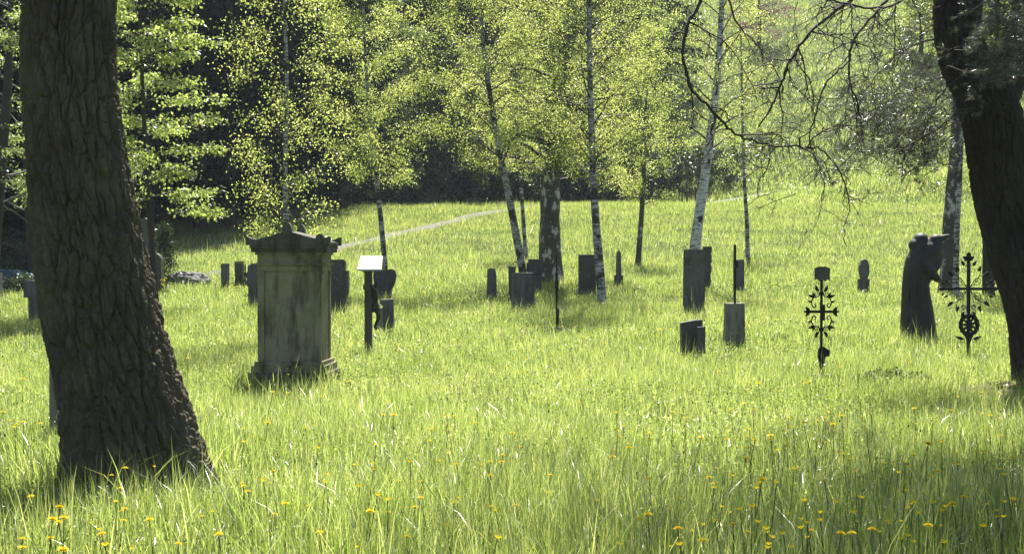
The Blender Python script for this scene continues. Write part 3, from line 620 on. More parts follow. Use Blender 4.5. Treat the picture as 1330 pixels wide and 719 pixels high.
# needle sprays
for (cx, cy, dd), (sx, sy, sd), n, in (((1160, 150, 0), (42, 34, .7), 230), ((1195, 195, 0), (26, 18, .5), 100), ((1120, 165, .3), (26, 22, .5), 80), ((1305, 40, -1.6), (26, 32, .5), 210), ((1200, 60, .8), (34, 36, .7), 70), ((1290, 95, -1.3), (20, 16, .4), 50), ((985, 190, -3.3), (18, 22, .3), 22), ((1075, 225, -1.8), (12, 14, .2), 10)):
    for _ in range(n):
        p = np.array(W(cx+rng.normal(0, sx), cy+rng.normal(0, sy), d0+dd+rng.normal(0, sd)))-O2
        d = np.array([-.8, -.1, -.15])+rng.normal(0, .55, 3); d /= np.linalg.norm(d); q = p-d*rng.uniform(.2, .4)+np.array([0, 0, .05])
        tube(gb, [q, (p+q)/2+rng.normal(0, .02, 3), p], [.0045, .0035, .0025], 3); tips_p.append(p); tips_d.append(d)
        for _k in range(2):
            e = d+rng.normal(0, .6, 3); e /= np.linalg.norm(e); p2 = (p+q)/2+e*.13; tube(gb, [(p+q)/2, p2], [.003, .002], 3); tips_p.append(p2); tips_d.append(e)
needles(gn, np.array(tips_p), np.array(tips_d), 30, .075, rng)
pinecrown(W(1235, -600, d0), 96, 5.1, 7.6, 16.5, O2, gb, gn, rng, 44, .010, .18, True)
gb.build('branches', TWIG, t2); gn.build('needles', PINE, t2)
# bare soil at its foot
g = Geo(); n = 40; a = np.arange(n)/n*6.283; rings = [(.0, .02)]
cx, cy = PINEB.x-.35, PINEB.y-.25; V = [[cx, cy, hz(cx, cy)+.16]]
for rr, zz in ((.45, .10), (.75, .05), (1.0, .01), (1.25, -.05)):
    for q in a:
        r = rr*(1+.18*math.sin(q*3+1)+.1*math.sin(q*7)); V.append([cx+r*math.cos(q), cy+r*math.sin(q), hz(cx+r*math.cos(q), cy+r*math.sin(q))+zz])
Q = [[1+k*n+i, 1+k*n+(i+1) % n, 1+(k+1)*n+(i+1) % n, 1+(k+1)*n+i] for k in range(3) for i in range(n)]
g.add(V, Q, [[0, 1+i, 1+(i+1) % n] for i in range(n)]); tag(g.build('soil', SOIL, smooth_=True), kind='structure')

# ------------------------------------------------------------------ monument
d0 = 17.9; s = d0/F; x0 = (383-665)*s; z0 = hz(x0, d0)
mo = thing('grave_monument', 'large gabled stone grave monument with mossy panel in the left half', 'monument', (x0, d0, z0), math.radians(-3))
mo.scale = (.93, .93, .96); Wd, Dp = .84, .70
def mb(name, m, boxes, bev=.012, rg=.004, sc=5):
    bm = bmesh.new()
    for b in boxes: addbox(bm, b[0], b[1], taper=b[2] if len(b) > 2 else 1)
    bevel(bm, bev, 2)
    if rg: rough(bm, rg, .07, sc)
    return bmobj(name, bm, m, mo)
mb('plinth', ROOFST, [((0, 0, .10), (1.06, .94, .24))], .03, .016)
mb('base_moulding', MONU, [((0, 0, .265), (1.0, .88, .09)), ((0, 0, .335), (.93, .81, .05))], .018, .006)
mb('shaft', MONU, [((0, 0, .97), (Wd-.03, Dp-.03, 1.24))], .008, .004)
mb('pilaster', MONU, [((-Wd/2+.035, -Dp/2+.035, .93), (.085, .085, 1.13)), ((-Wd/2+.03, -Dp/2+.03, 1.50), (.105, .105, .04))], .006, .002)
mb('pilaster', MONU, [((Wd/2-.035, -Dp/2+.035, .93), (.085, .085, 1.13)), ((Wd/2-.03, -Dp/2+.03, 1.50), (.105, .105, .04)), ((Wd/2-.03, -Dp/2+.03, 1.42), (.098, .098, .018))], .006, .002)
mb('pilaster', MONU, [((Wd/2-.035, Dp/2-.035, .93), (.085, .085, 1.13)), ((Wd/2-.03, Dp/2-.03, 1.50), (.105, .105, .04))], .006, .002)
mb('frieze', MONU, [((0, 0, 1.565), (Wd+.03, Dp+.03, .082)), ((0, 0, 1.612), (Wd+.10, Dp+.10, .022)), ((0, 0, 1.68), (Wd+.02, Dp+.02, .12)), ((0, 0, 1.748), (Wd+.07, Dp+.07, .035))], .006, .002)
bm = bmesh.new(); hw = .535; a0, a1 = -Dp/2-.13, Dp/2+.13
addbox(bm, (0, 0, 1.79), (Wd+.16, Dp+.14, .055)); addbox(bm, (0, 0, 1.835), (hw*2-.06, Dp+.22, .05))
addprism(bm, [(-hw, 1.86), (hw, 1.86), (hw, 1.895), (0, 2.035), (-hw, 1.895)], a0, a1)
bevel(bm, .008); rough(bm, .004, .08, 6); bmobj('pediment', bm, ROOFST, mo)
def acro(x, y, z, w, hh, flat=.09):
    bm = bmesh.new(); n = 10; ol = [(x+w*math.cos(math.pi*k/n), z+hh*math.sin(math.pi*k/n)) for k in range(n+1)]
    addprism(bm, ol+[(x-w, z-.05), (x+w, z-.05)], y-flat/2, y+flat/2); bevel(bm, .012); rough(bm, .003, .04, 8); bmobj('acroterion', bm, ROOFST, mo)
for y in (a0+.03, a1-.03): acro(0, y, 2.03, .058, .115)
def corner(sx, y):
    bm = bmesh.new(); ol = [(sx*(hw+.018), 1.855), (sx*(hw+.024), 1.965), (sx*(hw+.0), 1.965), (sx*(hw-.045), 1.94), (sx*(hw-.12), 1.925), (sx*(hw-.12), 1.86)]
    addprism(bm, ol, y-.06, y+.06); bevel(bm, .01); rough(bm, .003, .04, 8); bmobj('acroterion', bm, ROOFST, mo)
for sx in (-1, 1):
    for y in (a0+.055, a1-.055): corner(sx, y)
acro(hw-.10, a0+.02, 1.93, .058, .07, .07)
# ------------------------------------------------------------------ gravestones by outline
def slab(name, label, cat, parts, row, thick, rz=0, d=None, drow=4, roughn=.006, pitch=0):
    """parts: list of (part name, outline px/row list, material, thickness factor, y offset)"""
    xs_ = [p[0] for p in parts[0][1]]; cx = (min(xs_)+max(xs_))/2
    d = d or gd(cx, row+drow); d = gd(cx, row+.13*F/d); s = d/F; x = (cx-665)*s; z = hz(x, d)
    multi = len(parts) > 1
    root = thing(name, label, cat, (x, d, z), rz) if multi else None
    for pn, ol, m, tf, yo in parts:
        bm = bmesh.new(); pts = [((a-cx)*s, (EYE-(b-HR)*s)-z) for a, b in ol]
        if min(p[1] for p in pts) > -.15 and tf > 0 and pn in ('body', 'base', name):
            lo = min(p[1] for p in pts); pts = [(a, -.15 if b < lo+.04 else b) for a, b in pts]
        tf = abs(tf); addprism(bm, pts, -thick*tf/2+yo, thick*tf/2+yo); bevel(bm, min(.018, thick*.1)); rough(bm, roughn, .14, 4, hash(cx) % 50)
        o = bmobj(name if not multi else pn, bm, m, root)
        if not multi: o.location = (x, d, z); o.rotation_euler = (pitch, 0, rz); tag(o, label, cat)
    return root
def rect(a, b, c, d_, top=0): return [(a+top, b), (c-top, b), (c, d_), (a, d_)]
G_ = 'gravestone'
slab('gravestone', 'wide topped grey gravestone narrowing at its foot just left of the huge trunk', G_, [('body', [(39, 384), (62, 384), (62, 412), (40, 412)], SLATE, 1, 0), ('cap', [(33, 364), (64, 364), (64, 384), (61, 386), (34, 386)], SLATE, -1.35, 0)], 412, .25)
slab('gravestone', 'gravestone cut off by the left edge of the photo', G_, [('body', rect(-14, 354, 2, 388, 1), SLATE, 1, 0)], 388, .25)
slab('gravestone', 'pale lichened stone slab partly hidden behind the huge trunk foot', G_, [('body', [(68, 452), (71, 446), (112, 446), (116, 452), (117, 560), (67, 560)], PALE, 1, 0)], 558, .22, .1)
slab('stone_pillar', 'black polished pillar with a pointed top right of the huge trunk', 'pillar', [('body', [(197, 335), (200, 331), (204, 329), (208, 331), (211, 335), (211, 377), (197, 377)], GRANITE, 1, 0)], 377, .28)
slab('stone_pillar', 'tall round topped dark stone post peeking out behind the huge trunk', 'pillar', [('body', [(184, 288), (186, 284), (190, 283), (194, 287), (194, 314), (197, 318), (198, 323), (194, 326), (196, 345), (196, 380), (180, 380), (180, 345)], SLATE, 1, 0)], 380, .3)
slab('gravestone', 'plain narrow grey stone post right of the boulder', G_, [('body', rect(288, 342, 297, 373), SLATE, 1, 0)], 373, .16, -.15)
slab('gravestone', 'narrow black stone post with a bright top edge between boulder and monument', G_, [('body', rect(306, 341, 316, 368), GRANITE, 1, 0), ('cap', rect(305.5, 339, 316.5, 341), PALE, -1.1, 0)], 368, .18, -.12)
slab('gravestone', 'dark gravestone with scrolled left edge directly left of the monument', G_, [('body', [(323, 346), (328, 342), (346, 341), (350, 346), (350, 396), (324, 396), (324, 372), (320, 368), (323, 363), (320, 358), (323, 352)], SLATE, 1, 0)], 396, .3)
slab('gravestone', 'black stepped gravestone with block top behind the right side of the monument', G_, [('body', [(412, 384), (412, 351), (453, 351), (453, 380), (450, 386), (449, 402), (414, 402)], GRANITE, 1, 0), ('block', [(414, 340), (417, 337), (447, 337), (449, 340), (449, 351), (414, 351)], GRANITE, -.9, 0)], 402, .3)
slab('gravestone', 'rounded dark gravestone with curved shoulders behind the roofed crucifix', G_, [('body', [(486, 352), (492, 349), (500, 351), (508, 349), (513, 351), (515, 358), (513, 368), (509, 376), (509, 384), (489, 384), (489, 376), (486, 368), (485, 358)], GRANITE, 1, 0)], 384, .22)
slab('gravestone', 'low two piece gravestone with pale left block near the roofed crucifix', G_, [('body', [(498, 397), (494, 393), (495, 389), (511, 388), (511, 398), (512, 426), (498, 426)], SLATE, 1, 0), ('side_block', rect(489.5, 400, 498, 426), PALE, -1.3, -.03)], 426, .24)
slab('gravestone', 'small dark gravestone with slanted top left of the centre stones', G_, [('body', [(633, 350), (637, 348), (643, 349), (645, 360), (645, 384), (632, 384)], SLATE, 1, 0)], 384, .2)
slab('gravestone', 'narrow dark gravestone touching the left side of the squat block', G_, [('body', rect(660.5, 346, 669.5, 386), GRANITE, 1, 0)], 388, .2)
slab('gravestone', 'squat dark stone block in front of the leaning birch', G_, [('body', [(666, 354), (692, 354), (693, 398), (665, 398)], SLATE, 1, 0)], 398, .35, .2)
slab('gravestone', 'wide headed dark gravestone on a paler foot beside the thick old birch', G_, [('body', [(689, 356), (703, 356), (704, 376), (688, 376)], SLATE, 1, 0), ('head', [(684, 341), (706, 341), (706, 352), (703, 357), (688, 357), (684, 352)], GRANITE, -1.35, 0), ('cap', rect(686, 336.5, 704, 341), GRANITE, -1, 0)], 376, .25)
slab('gravestone', 'wide plain dark slab standing just left of the slender spotted birch', G_, [('body', rect(751, 330.5, 774, 378, .3), GRANITE, 1, 0)], 378, .18)
slab('obelisk_grave', 'little round headed dark obelisk on a block left of the small birch', 'gravestone', [('base', rect(798, 357, 809, 368), SLATE, 1.2, 0), ('shaft', [(800.5, 333), (801, 328), (803.5, 324.5), (806, 328), (806.5, 333), (807, 357), (800, 357)], SLATE, -.9, 0)], 368, .2)
slab('gravestone', 'tallest dark gravestone slab below the white birch', G_, [('body', [(888, 324), (915, 324), (915.5, 403), (886.5, 403)], SLATE, 1, 0)], 403, .26, -.1)
slab('gravestone', 'narrow slab with jagged right edge just behind the tallest slab', G_, [('body', [(913, 320), (924, 320), (924, 327), (922.5, 329), (924, 332), (924, 340), (922.5, 343), (924, 347), (924, 353), (922.5, 355), (923.5, 370), (913, 370)], GRANITE, 1, 0)], 370, .16)
slab('gravestone', 'small dark gravestone behind the thin iron cross on its pale block', G_, [('body', rect(953, 337, 966, 375), SLATE, 1, 0)], 375, .2)
slab('gravestone', 'low dark slab with a smaller slab leaning on its right in front', G_, [('body', [(884, 419), (905, 415), (912, 415), (912, 458), (885, 459)], GRANITE, 1, .03), ('side_block', [(904, 424), (914, 423), (914, 458), (904, 458)], SLATE, -.8, -.14)], 458, .2)
slab('gravestone', 'oval topped dark gravestone on a small block right of the thin iron cross', G_, [('base', rect(1115, 362, 1128, 374), SLATE, 1.2, 0), ('head', [(1118, 362), (1116, 354), (1116, 345), (1118, 338), (1122, 336), (1126, 338), (1128, 345), (1128, 354), (1126, 362)], SLATE, -.9, 0)], 374, .22)
# boulder
def rock(name, label, px, row, rx, ry, rz_, seed, m=BOULD):
    d = gd(px, row+2); x = (px-665)/F*d; bm = bmesh.new(); bmesh.ops.create_icosphere(bm, subdivisions=5, radius=1)
    co = np.array([v.co for v in bm.verts]); n = fbm(co[:, 0]*1.3+seed, co[:, 1]*1.3, co[:, 2]*1.3, 5)*.3+.12*np.abs(fbm(co[:, 0]*3+seed, co[:, 1]*3, co[:, 2]*3, 3))
    for v, a, c in zip(bm.verts, n, co):
        f = 1+float(a); k = 1-.28*max(0, -c[0]+.1)
        v.co = Vector((c[0]*rx*f, c[1]*ry*f, c[2]*rz_*f*k+rz_*.35))
    o = bmobj(name, bm, m, None, True); o.location = (x, d, hz(x, d)); tag(o, label, 'rock')
rock('boulder', 'rough grey boulder lying beside the path on the left', 243, 369, .56, .42, .36, 4.2)
rock('stone', 'small stone at the foot of the robed stone figures', 1221, 437, .12, .12, .07, 9.2)
# stone block with rod cross
def mk(px, row, drow=4):
    d = gd(px, row+drow); x = (px-665)/F*d; return d, d/F, x, hz(x, d)
slab('stone_pedestal', 'pale tapering stone pedestal carrying the thin iron rod cross', 'pedestal', [('body', [(942, 393.5), (965.5, 393.5), (967, 439), (940.5, 439)], PALE, 1, 0)], 439, .28)
# ------------------------------------------------------------------ iron crosses
def leafplate(g, c, ang, L, w, th=.006):
    ca, sa = math.cos(ang), math.sin(ang); o = []
    for t_, s_ in ((0, 0), (.25, .8), (.5, 1), (.62, .55), (.78, .62), (1, 0), (.78, -.62), (.62, -.55), (.5, -1), (.25, -.8)):
        a, b = t_*L, s_*w/2; o.append((c[0]+a*ca-b*sa, c[2]+a*sa+b*ca))
    n = len(o); V = [(x, c[1]-th-.3*th*k, z) for k, (x, z) in enumerate(o)]+[(x, c[1]+th, z) for x, z in o]
    T = [[0, k, k+1] for k in range(1, n-1)]+[[n, n+k+1, n+k] for k in range(1, n-1)]
    g.add(V, [[k, (k+1) % n, n+(k+1) % n, n+k] for k in range(n)], T)
class Parts:
    def __init__(s, name, m, parent, sm): s.a = (name, m, parent, sm)
    def add(s, *k): g = Geo(); g.add(*k); g.build(*s.a)
def scroll(g, c, a0, r, turns, sgn, th=.006, n=22):
    P = []
    for k in range(n):
        u = k/(n-1); rr = r*(1-.82*u); a = a0+sgn*turns*2*math.pi*u; P.append((c[0]+rr*math.cos(a), c[1], c[2]+rr*math.sin(a)))
    tube(g, P, th, 5); return P[0]
def arc(g, p, q, bulge, th=.006, n=8):
    p, q = np.array(p, float), np.array(q, float); m = (q-p); nrm = np.array([-m[2], 0, m[0]]); u = np.linspace(0, 1, n)[:, None]
    tube(g, p+m*u+nrm*bulge*4*u*(1-u), th, 5)
def iron_cross_big(label, loc, rz, sc=1.0):
    t = thing('iron_cross', label, 'cross', loc, rz); t.scale = (sc,)*3; H, A = 1.66, 1.12
    bm = bmesh.new(); addbox(bm, (0, 0, H/2-.05), (.05, .035, H+.0)); bevel(bm, .006); bmobj('upright', bm, IRON, t)
    bm = bmesh.new(); addbox(bm, (0, -.003, A), (.86, .028, .045)); addprism(bm, [(.43, A-.035), (.50, A), (.43, A+.035)], -.012, .012); addprism(bm, [(-.43, A-.035), (-.43, A+.035), (-.50, A)], -.012, .012); bevel(bm, .004); bmobj('crossbar', bm, IRON, t)
    g = Parts('scroll', IRON, t, True); gl = Parts('leaf_ornament', IRON, t, False)
    for sx in (-1, 1):
        for sz in (-1, 1):
            c = (sx*.14, 0, A+sz*.13); scroll(g, c, math.atan2(-sz, -sx), .075, 1.25, sx*sz, .006); scroll(g, (sx*.30, 0, A+sz*.075), math.pi/2*(1-sz)+0, .05, 1.1, -sx*sz, .005)
            scroll(g, (sx*.075, 0, A+sz*.30), 0 if sx < 0 else math.pi, .05, 1.1, sx*sz, .005)
            arc(g, (sx*.03, 0, A+sz*.03), (sx*.27, 0, A+sz*.23), .12*sx*sz, .007); arc(g, (sx*.03, 0, A+sz*.03), (sx*.2, 0, A+sz*.30), -.12*sx*sz, .006)
            for (lx, lz, an, L) in ((.25, .20, 40, .12), (.16, .27, 70, .10), (.33, .10, 30, .08), (.07, .36, 60, .10), (.40, .06, 60, .06)):
                an = math.radians(an); leafplate(gl, (sx*lx, 0, A+sz*lz), math.atan2(sz*math.sin(an), sx*math.cos(an)), L, L*.5)
        for zz, r in ((.74, .05), (.83, .045)): scroll(g, (sx*.075, 0, zz), math.pi/2, r, 1.3, -sx, .006)
        scroll(g, (sx*.11, 0, .30), math.pi/2, .05, 1.2, sx, .006); leafplate(gl, (sx*.08, 0, .32), math.radians(90-sx*70), .14, .05)
    leafplate(gl, (0, 0, H-.12), math.pi/2, .17, .11); leafplate(gl, (0, .01, H-.10), math.radians(40), .12, .06); leafplate(gl, (0, .01, H-.10), math.radians(140), .12, .06)
    scroll(g, (.05, 0, H-.17), 0, .03, 1, 1, .005); scroll(g, (-.05, 0, H-.17), math.pi, .03, 1, -1, .005)
    bm = bmesh.new()
    for k in range(15):
        a = 2*math.pi*k/15; addell(bm, (.135*math.cos(a), -.03, .55+.15*math.sin(a)), (.038, .02, .05), 8, 6, Matrix.Rotation(-a, 3, 'Y').to_euler())
    for k in range(9):
        a = 2*math.pi*k/9+.3; addell(bm, (.065*math.cos(a), -.025, .55+.075*math.sin(a)), (.05, .012, .022), 8, 6, Matrix.Rotation(-a, 3, 'Y').to_euler())
    addell(bm, (0, -.03, .55), (.045, .02, .06), 10, 8)
    addprism(bm, [(-.08, .40), (.08, .40), (.02, .26), (-.02, .26)], -.03, -.01)
    rough(bm, .004, .05, 9); bmobj('wreath', bm, IRON, t); return t
def iron_cross_slim(label, loc, rz, sc=1.0, plate=True):
    t = thing('iron_cross', label, 'cross', loc, rz); t.scale = (sc,)*3; H, A = 1.52, .92; K = .76
    bm = bmesh.new(); addbox(bm, (0, 0, H/2-.05), (.03, .028, H)); bevel(bm, .004); bmobj('upright', bm, IRON, t)
    bm = bmesh.new(); addbox(bm, (0, -.003, A), (.34, .022, .035)); addbox(bm, (.01, -.02, A-.01), (.06, .03, .20)); bevel(bm, .004); bmobj('crossbar', bm, IRON, t)
    g = Parts('scroll', IRON, t, True); gl = Parts('leaf_ornament', IRON, t, False)
    for sx in (-1, 1):
        for sz in (-1, 1):
            P = [(sx*.02, 0, A+sz*K*.33), (sx*.035, 0, A+sz*K*.26), (sx*.10, 0, A+sz*K*.23), (sx*.125, 0, A+sz*K*.15), (sx*.10, 0, A+sz*K*.07), (sx*.07, 0, A+sz*K*.10), (sx*.085, 0, A+sz*K*.14)]
            tube(g, resamp(P, 24), .009, 5); scroll(g, (sx*.06, 0, A+sz*K*.29), -sz*math.pi/2, .03, 1.2, sx*sz, .005)
            for lx, lz, an, L in ((.09, .24, 20, .10), (.09, .24, 70, .08), (.12, .15, 25, .07), (.03, .33, 45, .09), (.05, .37, 60, .07)):
                an = math.radians(an); leafplate(gl, (sx*lx, 0, A+sz*K*lz), math.atan2(sz*math.sin(an), sx*math.cos(an)), L*.85, L*.42)
        for an in (-50, 0, 50): leafplate(gl, (sx*.15, 0, A), (0 if sx > 0 else math.pi)+math.radians(an), .08, .045)
    bm = bmesh.new(); addprism(bm, [(-.045, .44), (-.05, .35), (-.02, .22), (.0, .18), (.03, .26), (.045, .35), (.095, .36), (.10, .43), (.05, .46), (.03, .48), (-.02, .48)], -.04, .0); bevel(bm, .008); bmobj('shield', bm, IRON, t)
    if plate:
        bm = bmesh.new(); addprism(bm, [(-.095, H-.05), (-.095, H-.20), (-.06, H-.185), (-.03, H-.22), (.0, H-.19), (.04, H-.22), (.07, H-.19), (.10, H-.21), (.10, H-.05), (.045, H-.03), (-.045, H-.03)], -.03, -.022); bmobj('name_plate', bm, SLATE, t)
    bm = bmesh.new(); addbox(bm, (0, 0, .06), (.24, .2, .14)); bevel(bm, .01); bmobj('foot_slab', bm, PALE, t); return t
d, s, x, z = mk(1258, 455, 12); iron_cross_big('wide ornate wrought iron cross with leaf scrolls beside the robed stone figures', (x, d, z), 0.05, (467-331)*s/1.66)
d, s, x, z = mk(1067, 490, 9); iron_cross_slim('slim ornate iron cross with small plate at top standing alone in the grass', (x, d, z), 0, (499-345)*s/1.5)
d, s, x, z = mk(723, 424, 10); iron_cross_slim('spotted iron cross seen edge on in front of the thick old birch', (x, d, z), math.radians(82), (434-330)*s/1.5, False)
pd = gd(953.7, 443); pd = gd(953.7, 439+.13*F/pd); s = pd/F; x = (954.5-665)*s; zt = EYE-(393.5-HR)*s
t = thing('iron_rod_cross', 'thin iron cross seen edge on standing on the pale stone pedestal', 'cross', (x, pd, zt), math.radians(86)); Hh = 76*s
bm = bmesh.new(); addbox(bm, (0, 0, Hh/2), (.05, .04, Hh)); bevel(bm, .006); bmobj('upright', bm, IRON, t)
bm = bmesh.new(); addbox(bm, (0, -.003, Hh*.62), (.46, .03, .04)); addbox(bm, (0, -.03, Hh*.66), (.12, .05, .10)); bevel(bm, .006); bmobj('crossbar', bm, IRON, t)
g = Parts('scroll', IRON, t, True)
for sx in (-1, 1):
    for sz in (-1, 1): scroll(g, (sx*.1, 0, Hh*.62+sz*.1), 0, .07, 1.3, sx*sz, .008)
slab('finial_post', 'very thin dark iron grave finial just left of the scrolled gravestone', 'grave marker', [('body', [(317.5, 347), (318.5, 342), (319.5, 347), (319.2, 353), (320.5, 355), (319.2, 358), (319.5, 370), (317.5, 370), (317.8, 358), (316.5, 355), (317.8, 353)], IRON, 1, 0)], 370, .05)
# ------------------------------------------------------------------ roofed crucifix post
d, s, x, z = mk(478.5, 456, 10)
t = thing('wayside_crucifix', 'wooden wayside crucifix post with small white pitched roof', 'crucifix', (x, d, z), 0)
Hp = (456+10-349)*s
bm = bmesh.new(); addbox(bm, (0, 0, Hp/2), (.115, .12, Hp+.1)); bevel(bm, .008); rough(bm, .002, .1, 6); bmobj('post', bm, WOOD, t)
bm = bmesh.new(); addbox(bm, (.003, 0, Hp*.80), (.09, .78, .085)); bevel(bm, .008); bmobj('crossbeam', bm, WOOD, t)
bm = bmesh.new(); zr = Hp-.03; hwx = .175
for sy in (-1, 1):
    v = [(-hwx, 0, zr+.21), (hwx, 0, zr+.21), (hwx+.01, sy*.30, zr), (-hwx-.02, sy*.30, zr)]
    top = [bm.verts.new((a, b, c+.024)) for a, b, c in v]; bot = [bm.verts.new(p) for p in v]
    bm.faces.new(top if sy < 0 else top[::-1]); bm.faces.new(bot[::-1] if sy < 0 else bot)
    for k in range(4): bm.faces.new((top[k], bot[k], bot[(k+1) % 4], top[(k+1) % 4]))
rf = bmobj('roof', bm, ROOFM, t); rf.location.x = .05
bm = bmesh.new(); addprism(bm, [(-.06, 0), (.06, 0), (.06, .02), (-.06, .02)], -.28, .28)
for v in bm.verts: v.co.z += zr-.02
bmobj('roof_support', bm, WOOD, t)
def skinned(name, joints, edges, m, parent, sub=2):
    me = bpy.data.meshes.new(name); me.from_pydata([j[0] for j in joints], edges, []); o = link(name, me, parent)
    md = o.modifiers.new('skin', 'SKIN'); md.use_smooth_shade = True
    for i, j in enumerate(joints):
        r = j[1]; me.skin_vertices[0].data[i].radius = (r, r) if not isinstance(r, tuple) else r
    me.skin_vertices[0].data[0].use_root = True
    o.modifiers.new('sub', 'SUBSURF').levels = sub; o.modifiers['sub'].render_levels = sub
    me.materials.append(m); return o
u = .66/1.0
zf = Hp*.80-.60
J = [((.10, 0, zf+.32), .05), ((.11, 0, zf+.42), .048), ((.095, 0, zf+.54), .06), ((.09, 0, zf+.59), .03), ((.125, 0, zf+.63), .034), ((.135, 0, zf+.69), .036),
     ((.09, -.09, zf+.575), .026), ((.085, -.2, zf+.60), .02), ((.075, -.32, zf+.635), .014), ((.09, .09, zf+.575), .026), ((.085, .2, zf+.60), .02), ((.075, .32, zf+.635), .014),
     ((.115, -.035, zf+.27), .04), ((.17, -.035, zf+.13), .032), ((.10, -.02, zf-.03), .022), ((.14, -.02, zf-.07), .018), ((.115, .035, zf+.27), .04), ((.17, .035, zf+.13), .032), ((.10, .02, zf-.03), .022), ((.14, .02, zf-.07), .018)]
E = [(0, 1), (1, 2), (2, 3), (3, 4), (4, 5), (2, 6), (6, 7), (7, 8), (2, 9), (9, 10), (10, 11), (0, 12), (12, 13), (13, 14), (14, 15), (0, 16), (16, 17), (17, 18), (18, 19)]
skinned('carved_figure', J, E, BRONZE, t)
bm = bmesh.new(); addloft(bm, [(.12, 0, zf+.20, .062, .075), (.11, 0, zf+.30, .066, .08), (.105, 0, zf+.35, .056, .062)], 14); bmobj('loincloth', bm, BRONZE, t, True)
# ------------------------------------------------------------------ statue of embracing robed figures
d, s, x, z = mk(1195, 434, 9); px2 = lambda a: (a-1195)*s; rw = lambda b: EYE-(b-HR)*s-z
t = thing('robed_statue', 'dark statue of two stooping robed figures huddled together near the pines', 'statue', (x, d, z), 0)
bm = bmesh.new()
def sec(l, r, row, dep, cy=0): return ((px2(l)+px2(r))/2, cy, rw(row), (px2(r)-px2(l))/2, dep)
addloft(bm, [sec(1171, 1202, 442, .24, .05), sec(1171, 1200, 420, .23, .05), sec(1172, 1199, 395, .22, .05), sec(1173, 1201, 370, .23, .05), sec(1175, 1204, 350, .25, .05), sec(1178, 1206, 335, .26, .05), sec(1184, 1207, 324, .22, .05), sec(1189, 1206, 317, .15, .05), sec(1190, 1204, 312, .10, .05)], 24)
addloft(bm, [sec(1186, 1215, 442, .22, -.08), sec(1186, 1214, 425, .20, -.08), sec(1187, 1210, 400, .18, -.08), sec(1188, 1206, 380, .17, -.08), sec(1188, 1205, 368, .17, -.08), sec(1190, 1213, 355, .19, -.08), sec(1193, 1216, 340, .20, -.08), sec(1197, 1221, 328, .20, -.08), sec(1199, 1223, 318, .16, -.08), sec(1205, 1221, 311, .09, -.08)], 24)
R_ = Matrix.Rotation(math.radians(20), 3, 'Y').to_euler()
addell(bm, (px2(1197), .05, rw(312)), (.14, .15, .135), 20, 14); addell(bm, (px2(1190), .06, rw(318)), (.12, .16, .12), 16, 12)
addell(bm, (px2(1214), -.08, rw(312)), (.125, .12, .11), 20, 14)
gg = Geo()
def bmtube(pts, rad, n=10):
    q = Geo(); tube(q, resamp(pts, 16), np.interp(np.linspace(0, 1, 16), np.linspace(0, 1, len(rad)), rad), n)
    V = np.concatenate(q.v); vs = [bm.verts.new(v) for v in V]
    for f in np.concatenate(q.q): bm.faces.new([vs[i] for i in f])
    if q.t:
        for f in np.concatenate(q.t): bm.faces.new([vs[i] for i in f])
P_ = lambda a, b, y: (px2(a), y, rw(b))
bmtube([P_(1207, 316, -.09), P_(1214, 312, -.10), P_(1222, 308.5, -.11), P_(1231, 305.5, -.11)], [.08, .085, .055, .024])
bmtube([P_(1198, 340, -.2), P_(1206, 355, -.26), P_(1213, 362, -.2), P_(1216, 361, -.14)], [.08, .08, .065, .03])
bmtube([P_(1217, 322, -.05), P_(1215, 340, -.16), P_(1206, 352, -.24), P_(1194, 350, -.26)], [.09, .075, .055, .04])
for k in range(7):   # robe folds
    a = 1174+k*4.3; bmtube([P_(a+3, 375-2*k, -.14-.08*math.sin(k)**2), P_(a+1, 405, -.20), P_(a, 440, -.23)], [.012, .028, .036], 8)
o = bmobj('robed_figures', bm, BRONZE, t, True); md = o.modifiers.new('r', 'REMESH'); md.mode = 'VOXEL'; md.voxel_size = .017; md.use_smooth_shade = True
sm = o.modifiers.new('s', 'SMOOTH'); sm.iterations = 3; sm.factor = .5
bm = bmesh.new(); addbox(bm, (px2(1193), -.02, .03), (.66, .66, .16)); bevel(bm, .02); rough(bm, .008, .1); bmobj('base', bm, PALE, t)
# ------------------------------------------------------------------ grave plants
def graveplant(label, px, row, fl, seed, R=.22):
    d = gd(px, row+3); x = (px-665)/F*d; rng = np.random.default_rng(seed); th = thing('grave_plant', label, 'plant', (x, d-.12, hz(x, d-.12)))
    g = Geo(); P = rng.normal(0, 1, (420, 3))*np.array([R*.6, R*.4, 0]); P[:, 2] = rng.uniform(.02, .36, 420); leaves(g, P, .06, rng, -.2, 0, .5); g.build('leaves', DARKLEAF, th)
    g = Geo(); P = rng.normal(0, 1, (34, 3))*np.array([R*.6, R*.4, 0]); P[:, 2] = rng.uniform(.25, .5, 34); leaves(g, P, .045, rng, 0, .6, 1); g.build('blossoms', fl, th)
graveplant('leafy plant with pink blossoms at the foot of the black stepped gravestone', 441, 402, PINK, 91)
graveplant('dark leafy plant with yellow blossoms beside the scrolled gravestone', 332, 396, YELLOW, 92, .16)
graveplant('low leafy plant at the foot of the narrow bright topped post', 314, 369, DARKLEAF, 93, .2)
graveplant('low yellow flowered plant at the foot of the black pointed pillar', 209, 380, YELLOW, 94, .22)
# ------------------------------------------------------------------ stakes by the road
for k, (px, hh) in enumerate(((886, 1.2), (892, 1.6), (903, 1.2), (915, 1.1))):
    dd = 94.2; x = (px-665)/F*dd; bm = bmesh.new(); addbox(bm, (0, 0, hh/2), (.10, .10, hh), taper=.8); bevel(bm, .01)
    o = bmobj('wooden_stake', bm, WOOD); o.location = (x, dd, hz(x, dd)-.05); tag(o, 'slim brown wooden stake beside the distant road behind the white birch', 'stake', 'wooden stakes beside the distant road')
